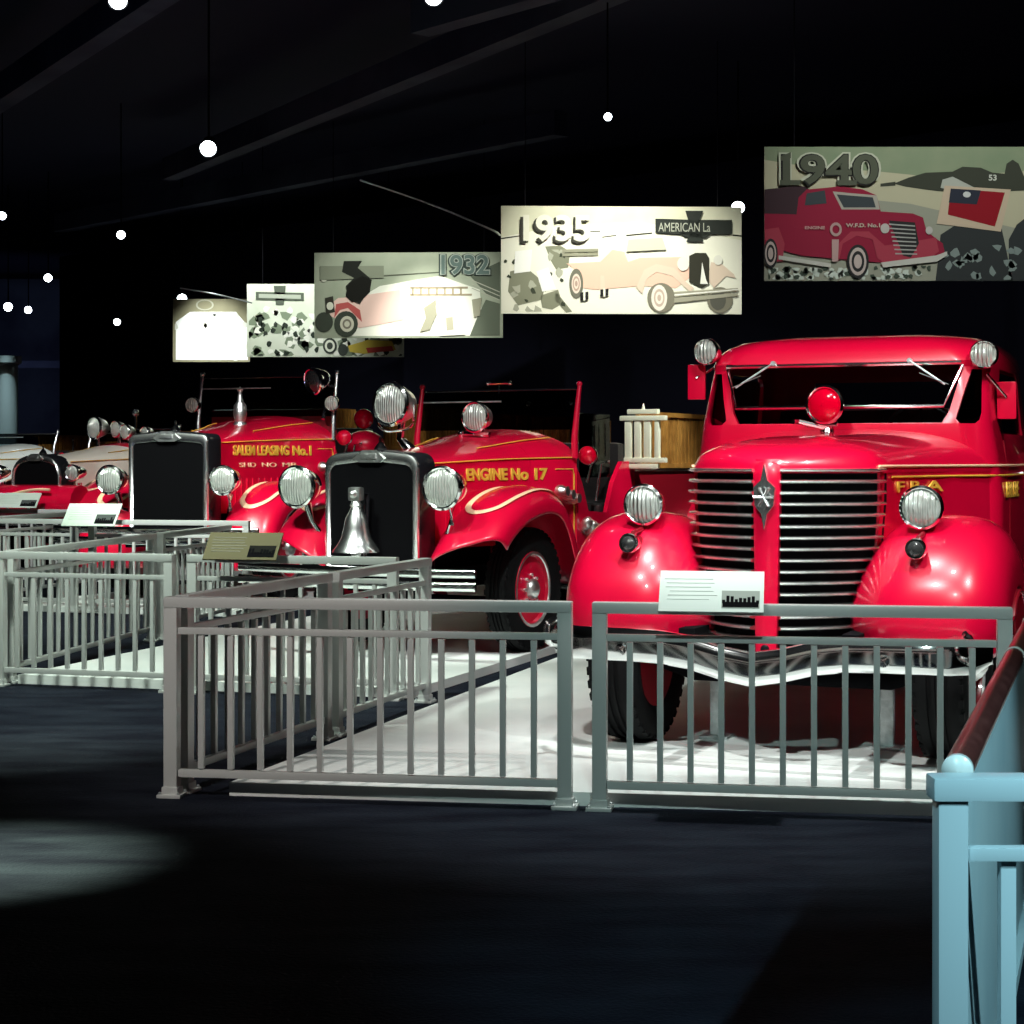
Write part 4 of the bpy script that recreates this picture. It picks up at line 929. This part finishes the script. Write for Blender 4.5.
def poster_far():
    p = Poster('hanging poster of a crowd collage, partly behind the 1932 poster', 247, 284, 404, 357, 27.0, (.60, .66, .52), (.74, .78, .66))
    r = random.Random(5)
    p.shapes('print_marking', blobs(r, 46, 249, 312, 402, 356, 3, 8), (.20, .25, .17))
    p.shapes('print_marking', blobs(r, 40, 249, 306, 402, 356, 2, 5), (.82, .84, .74))
    p.shapes('print_marking', blobs(r, 46, 249, 316, 402, 356, 1.5, 4), (.03, .04, .03))
    p.shapes('printed_truck', [[(348, 346), (368, 340), (392, 341), (396, 350), (364, 354), (350, 352)]], (.60, .46, .08))
    p.shapes('printed_truck', [[(366, 348), (392, 346), (394, 351), (368, 353)]], (.45, .06, .05))
    p.shapes('printed_wheel', [ell(330, 346, 7, 8), ell(343, 350, 5, 6)], (.05, .06, .05))
    p.shapes('wheel_marking', ring(330, 346, 5, 6, .6), (.7, .72, .6))
    p.shapes('printed_banner', [[(256, 292), (304, 293), (304, 301), (256, 300)], [(274, 286), (286, 286), (284, 305), (276, 305)]], (.10, .12, .09))
    p.shapes('printed_banner', [[(259, 294), (301, 295), (301, 299), (259, 298)]], (.4, .44, .36))
    p = Poster('farthest hanging poster, washed out by a bright white glare', 173, 299, 250, 362, 28.5, (.22, .21, .13), (.30, .28, .18))
    p.shapes('painted_glare', [[(176, 322), (190, 312), (236, 312), (248, 326), (248, 360), (176, 360)]], (.86, .88, .84))  # overexposed glare put into the colour, not part of the print
    p.shapes('print_marking', blobs(r, 14, 175, 314, 248, 361, 2, 5), (.60, .62, .54))
    p.shapes('outline_marking', ring(205, 305, 9, 5.5, .8, 16), (.44, .44, .34))
poster_far()

# cables sweeping past the posters
def cable(label, pts):
    b = B(); tube(b, spline(pts, 8), .011, 6); tag(obj('sagging_cable', b, M['steel']), label, 'cable', 'thin cables by the posters')
cable('thin grey cable sagging towards the left edge of the 1935 poster', [at(360, 180, 19.0) + V(0, 0, .0), at(430, 204, 19.2), at(490, 229, 19.5), at(500, 235, 19.8)])
cable('thin bright cable running into the top of the far crowd poster', [at(180, 288, 26.0), at(215, 294, 26.0), at(252, 303, 26.4)])

# ------------------------------------------------------------------ ceiling spotlights that can be seen
def track_light(label, x, y, r, ztop, aim, Zl=4.45):
    Y = F * (Zl - H) / (HY - y); c = at(x, y, Y)
    rr = r * Y / F
    t = thing('ceiling_spotlight', label, 'spotlight', c, 0, 'lit ceiling spotlights')
    d = (Vector(aim) - c).normalized()
    b = B(); lathe(b, [(rr * .5, -rr * 3.2), (rr * .95, -rr * 2.9), (rr * 1.12, -rr * .4), (rr * 1.18, rr * .1), (rr * 1.08, rr * .1), (rr * 1.02, -rr * .3)], (0, 0, 0), d, 18); obj('housing', b, M['matte'], t)
    b = B(); lathe(b, [(rr * 1.0, -rr * .25), (rr * .9, rr * .1), (rr * .5, rr * .28), (0, rr * .34)], (0, 0, 0), d, 18); obj('lens', b, M['lamp'], t)
    b = B(); tube(b, [-d * rr * 1.6, -d * rr * 1.6 + V(0, 0, 6.2 - c.z - (-d * rr * 1.6).z)], max(.008, rr * .15), 8); obj('stem', b, M['matte'], t)
    return c, d
cam0 = V(0, 0, 1.5)
LT = [
    ('big bright ceiling spotlight cut by the top edge at the upper left', 118, 2, 9, (-1.5, 8, 0)),
    ('bright ceiling spotlight cut by the top edge at the centre', 434, -2, 9, (0.3, 8, .5)),
    ('bright round ceiling spotlight hanging between the top left and the posters', 208, 149, 8, (-2, 8, .5)),
    ('oval ceiling spotlight at the upper right corner of the 1935 poster', 738, 208, 6.5, (1.5, 12, 0)),
    ('small dim ceiling spotlight above the gap between the 1935 and 1940 posters', 608, 117, 4, (1.0, 8, 1.0)),
    ('small round ceiling spotlight over the left end of the black wall', 121, 235, 4.2, (-2, 8, 0)),
    ('ceiling spotlight cut by the left edge', 2, 216, 4, (-3, 8, 0)),
    ('small ceiling spotlight on the dusky wall, left of the black wall', 48, 278, 4, (-3, 8, 0)),
    ('left one of the low pair of ceiling spotlights at the left edge', 8, 307, 4.3, (-3, 8, 0)),
    ('right one of the low pair of ceiling spotlights at the left edge', 28, 310, 3.6, (-4, 8, 0)),
    ('small dim ceiling spotlight between the low pair and the farthest poster', 117, 322, 3.4, (-4, 8, 0)),
    ('small ceiling spotlight just left of the farthest poster', 163, 326, 4.2, (-3, 8, 0)),
    ('round ceiling spotlight at the top corner of the farthest poster', 182, 299, 4.8, (-2, 8, 0)),
]
for lab, x, y, r, aim in LT:
    track_light(lab, x, y, r, 6.2, aim, 4.45 if y < 290 else 4.1)

# ------------------------------------------------------------------ light
def spot(loc, aim, energy, angle, col=(1, 1, 1), blend=.6, rad=.10):
    l = bpy.data.lights.new('spot', 'SPOT'); l.energy = energy; l.spot_size = math.radians(angle); l.spot_blend = blend
    l.color = col; l.shadow_soft_size = rad
    o = bpy.data.objects.new('spot_lamp', l); COL.objects.link(o); o.location = loc
    o.rotation_euler = (Vector(aim) - Vector(loc)).to_track_quat('-Z', 'Y').to_euler()
    return o
W = (.96, 1.0, .97)
# big truck: two lamps high in front of it, one overhead
spot((-.5, 4.9, 5.7), (1.35, 9.2, 1.2), 1150, 32, W, .5, .10)
spot((3.4, 4.7, 5.7), (1.95, 9.3, 1.1), 1150, 32, W, .5, .10)
spot((1.5, 6.4, 5.9), (1.6, 9.4, 1.5), 480, 44, W, .6, .10)
# open engine with the bell
spot((-1.7, 8.6, 5.6), (-.7, 13.6, 1.1), 1150, 28, W, .5, .10)
spot((1.5, 9.8, 5.7), (-.1, 13.9, 1.0), 1050, 30, W, .5, .10)
spot((2.9, 12.4, 5.2), (1.25, 15.5, 1.62), 1500, 24, W, .7, .08)
# lettered engine
spot((-3.8, 12.6, 5.6), (-3.0, 18.4, 1.1), 1700, 28, W, .5, .10)
spot((-.9, 13.6, 5.7), (-2.5, 18.8, 1.3), 1150, 28, W, .5, .10)
# the two farthest engines
spot((-5.8, 17.0, 5.6), (-5.6, 23.0, 1.2), 1700, 32, W, .5, .10)
spot((-8.6, 21.6, 5.6), (-8.4, 27.6, 1.0), 1900, 32, W, .5, .10)
# pools on platforms and railings
spot((.7, 7.7, 5.9), (.7, 8.0, 0), 1000, 40, W, .8, .08)
spot((-3.2, 9.6, 5.7), (-2.3, 11.8, .3), 2300, 58, (.86, 1, .88), .8, .40)
spot((-4.6, 14.4, 5.7), (-4.1, 17.0, .3), 2000, 56, (.86, 1, .88), .8, .40)
spot((-3.6, 5.6, 5.6), (-2.05, 6.7, 0), 12000, 15, (.88, 1, .66), 1.0, .08)
spot((-4.6, 7.6, 5.6), (-2.6, 9.3, 0), 2600, 17, (.90, 1, .75), 1.0, .08)
spot((-2.9, 3.6, 4.8), (-1.1, 8.6, .5), 900, 26, (1, .93, .88), .8, .08)
spot((.5, 1.5, 5.6), (1.25, 7.6, .5), 850, 28, (.72, 1, .96), .8, .08)
# cool light on the ramp end
spot((2.7, .9, 4.4), (1.3, 4.2, .6), 900, 25, (.50, .88, 1.0), .7, .08)
spot((-.9, .3, 4.2), (1.0, 3.5, .5), 520, 20, (.50, .88, 1.0), .7, .08)
# posters
spot((3.7, 12.0, 5.9), (4.1, 16.1, 3.7), 620, 62, W, .8, .06)
spot((1.1, 17.4, 5.7), (1.15, 20.2, 3.45), 1000, 58, (1, 1, .90), 1.0, .06)
spot((-1.3, 22.0, 5.8), (-1.5, 25.0, 3.4), 560, 58, (.95, 1, .92), .8, .06)
spot((-1.2, 23.2, 5.4), (-1.2, 25.0, 3.1), 700, 38, (1, 1, .92), 1.0, .06)
spot((-3.6, 24.9, 5.7), (-3.6, 27.0, 3.5), 620, 56, (.95, 1, .95), .9, .06)
spot((-4.7, 27.0, 5.0), (-4.75, 28.5, 3.1), 620, 46, (.95, 1, .97), 1.0, .06)
# far left: column wash and dusky blue
spot((-9.0, 31.7, 5.4), (-9.1, 32.4, 1.6), 520, 18, (.75, .95, 1), 1.0, .05)
spot((-11.5, 36.0, 1.2), (-12.0, 46.0, 4.8), 420, 60, (.55, .65, 1), 1.0, .3)
spot((-6.5, 12.0, .6), (-4.0, 17.5, 6.2), 45, 80, (.5, .55, 1), 1.0, .3)  # added blue uplight to tint the dark ceiling, no fixture stands here

w = bpy.data.worlds.new('World'); bpy.context.scene.world = w; w.use_nodes = True
w.node_tree.nodes['Background'].inputs['Color'].default_value = (.35, .40, .85, 1)
w.node_tree.nodes['Background'].inputs['Strength'].default_value = .012

# ------------------------------------------------------------------ camera
c = bpy.data.cameras.new('camera'); co = bpy.data.objects.new('camera', c); COL.objects.link(co)
co.location = (0, 0, H); co.rotation_euler = (PI / 2, 0, 0)
c.sensor_width = 36; c.lens = 36 * F / 1024; c.shift_y = -(512 - HY) / 1024
c.clip_end = 200
sc = bpy.context.scene; sc.camera = co
sc.view_settings.view_transform = 'Standard'; sc.view_settings.look = 'None'; sc.view_settings.gamma = 1; sc.view_settings.use_curve_mapping = False
sc.view_settings.exposure = 0.0
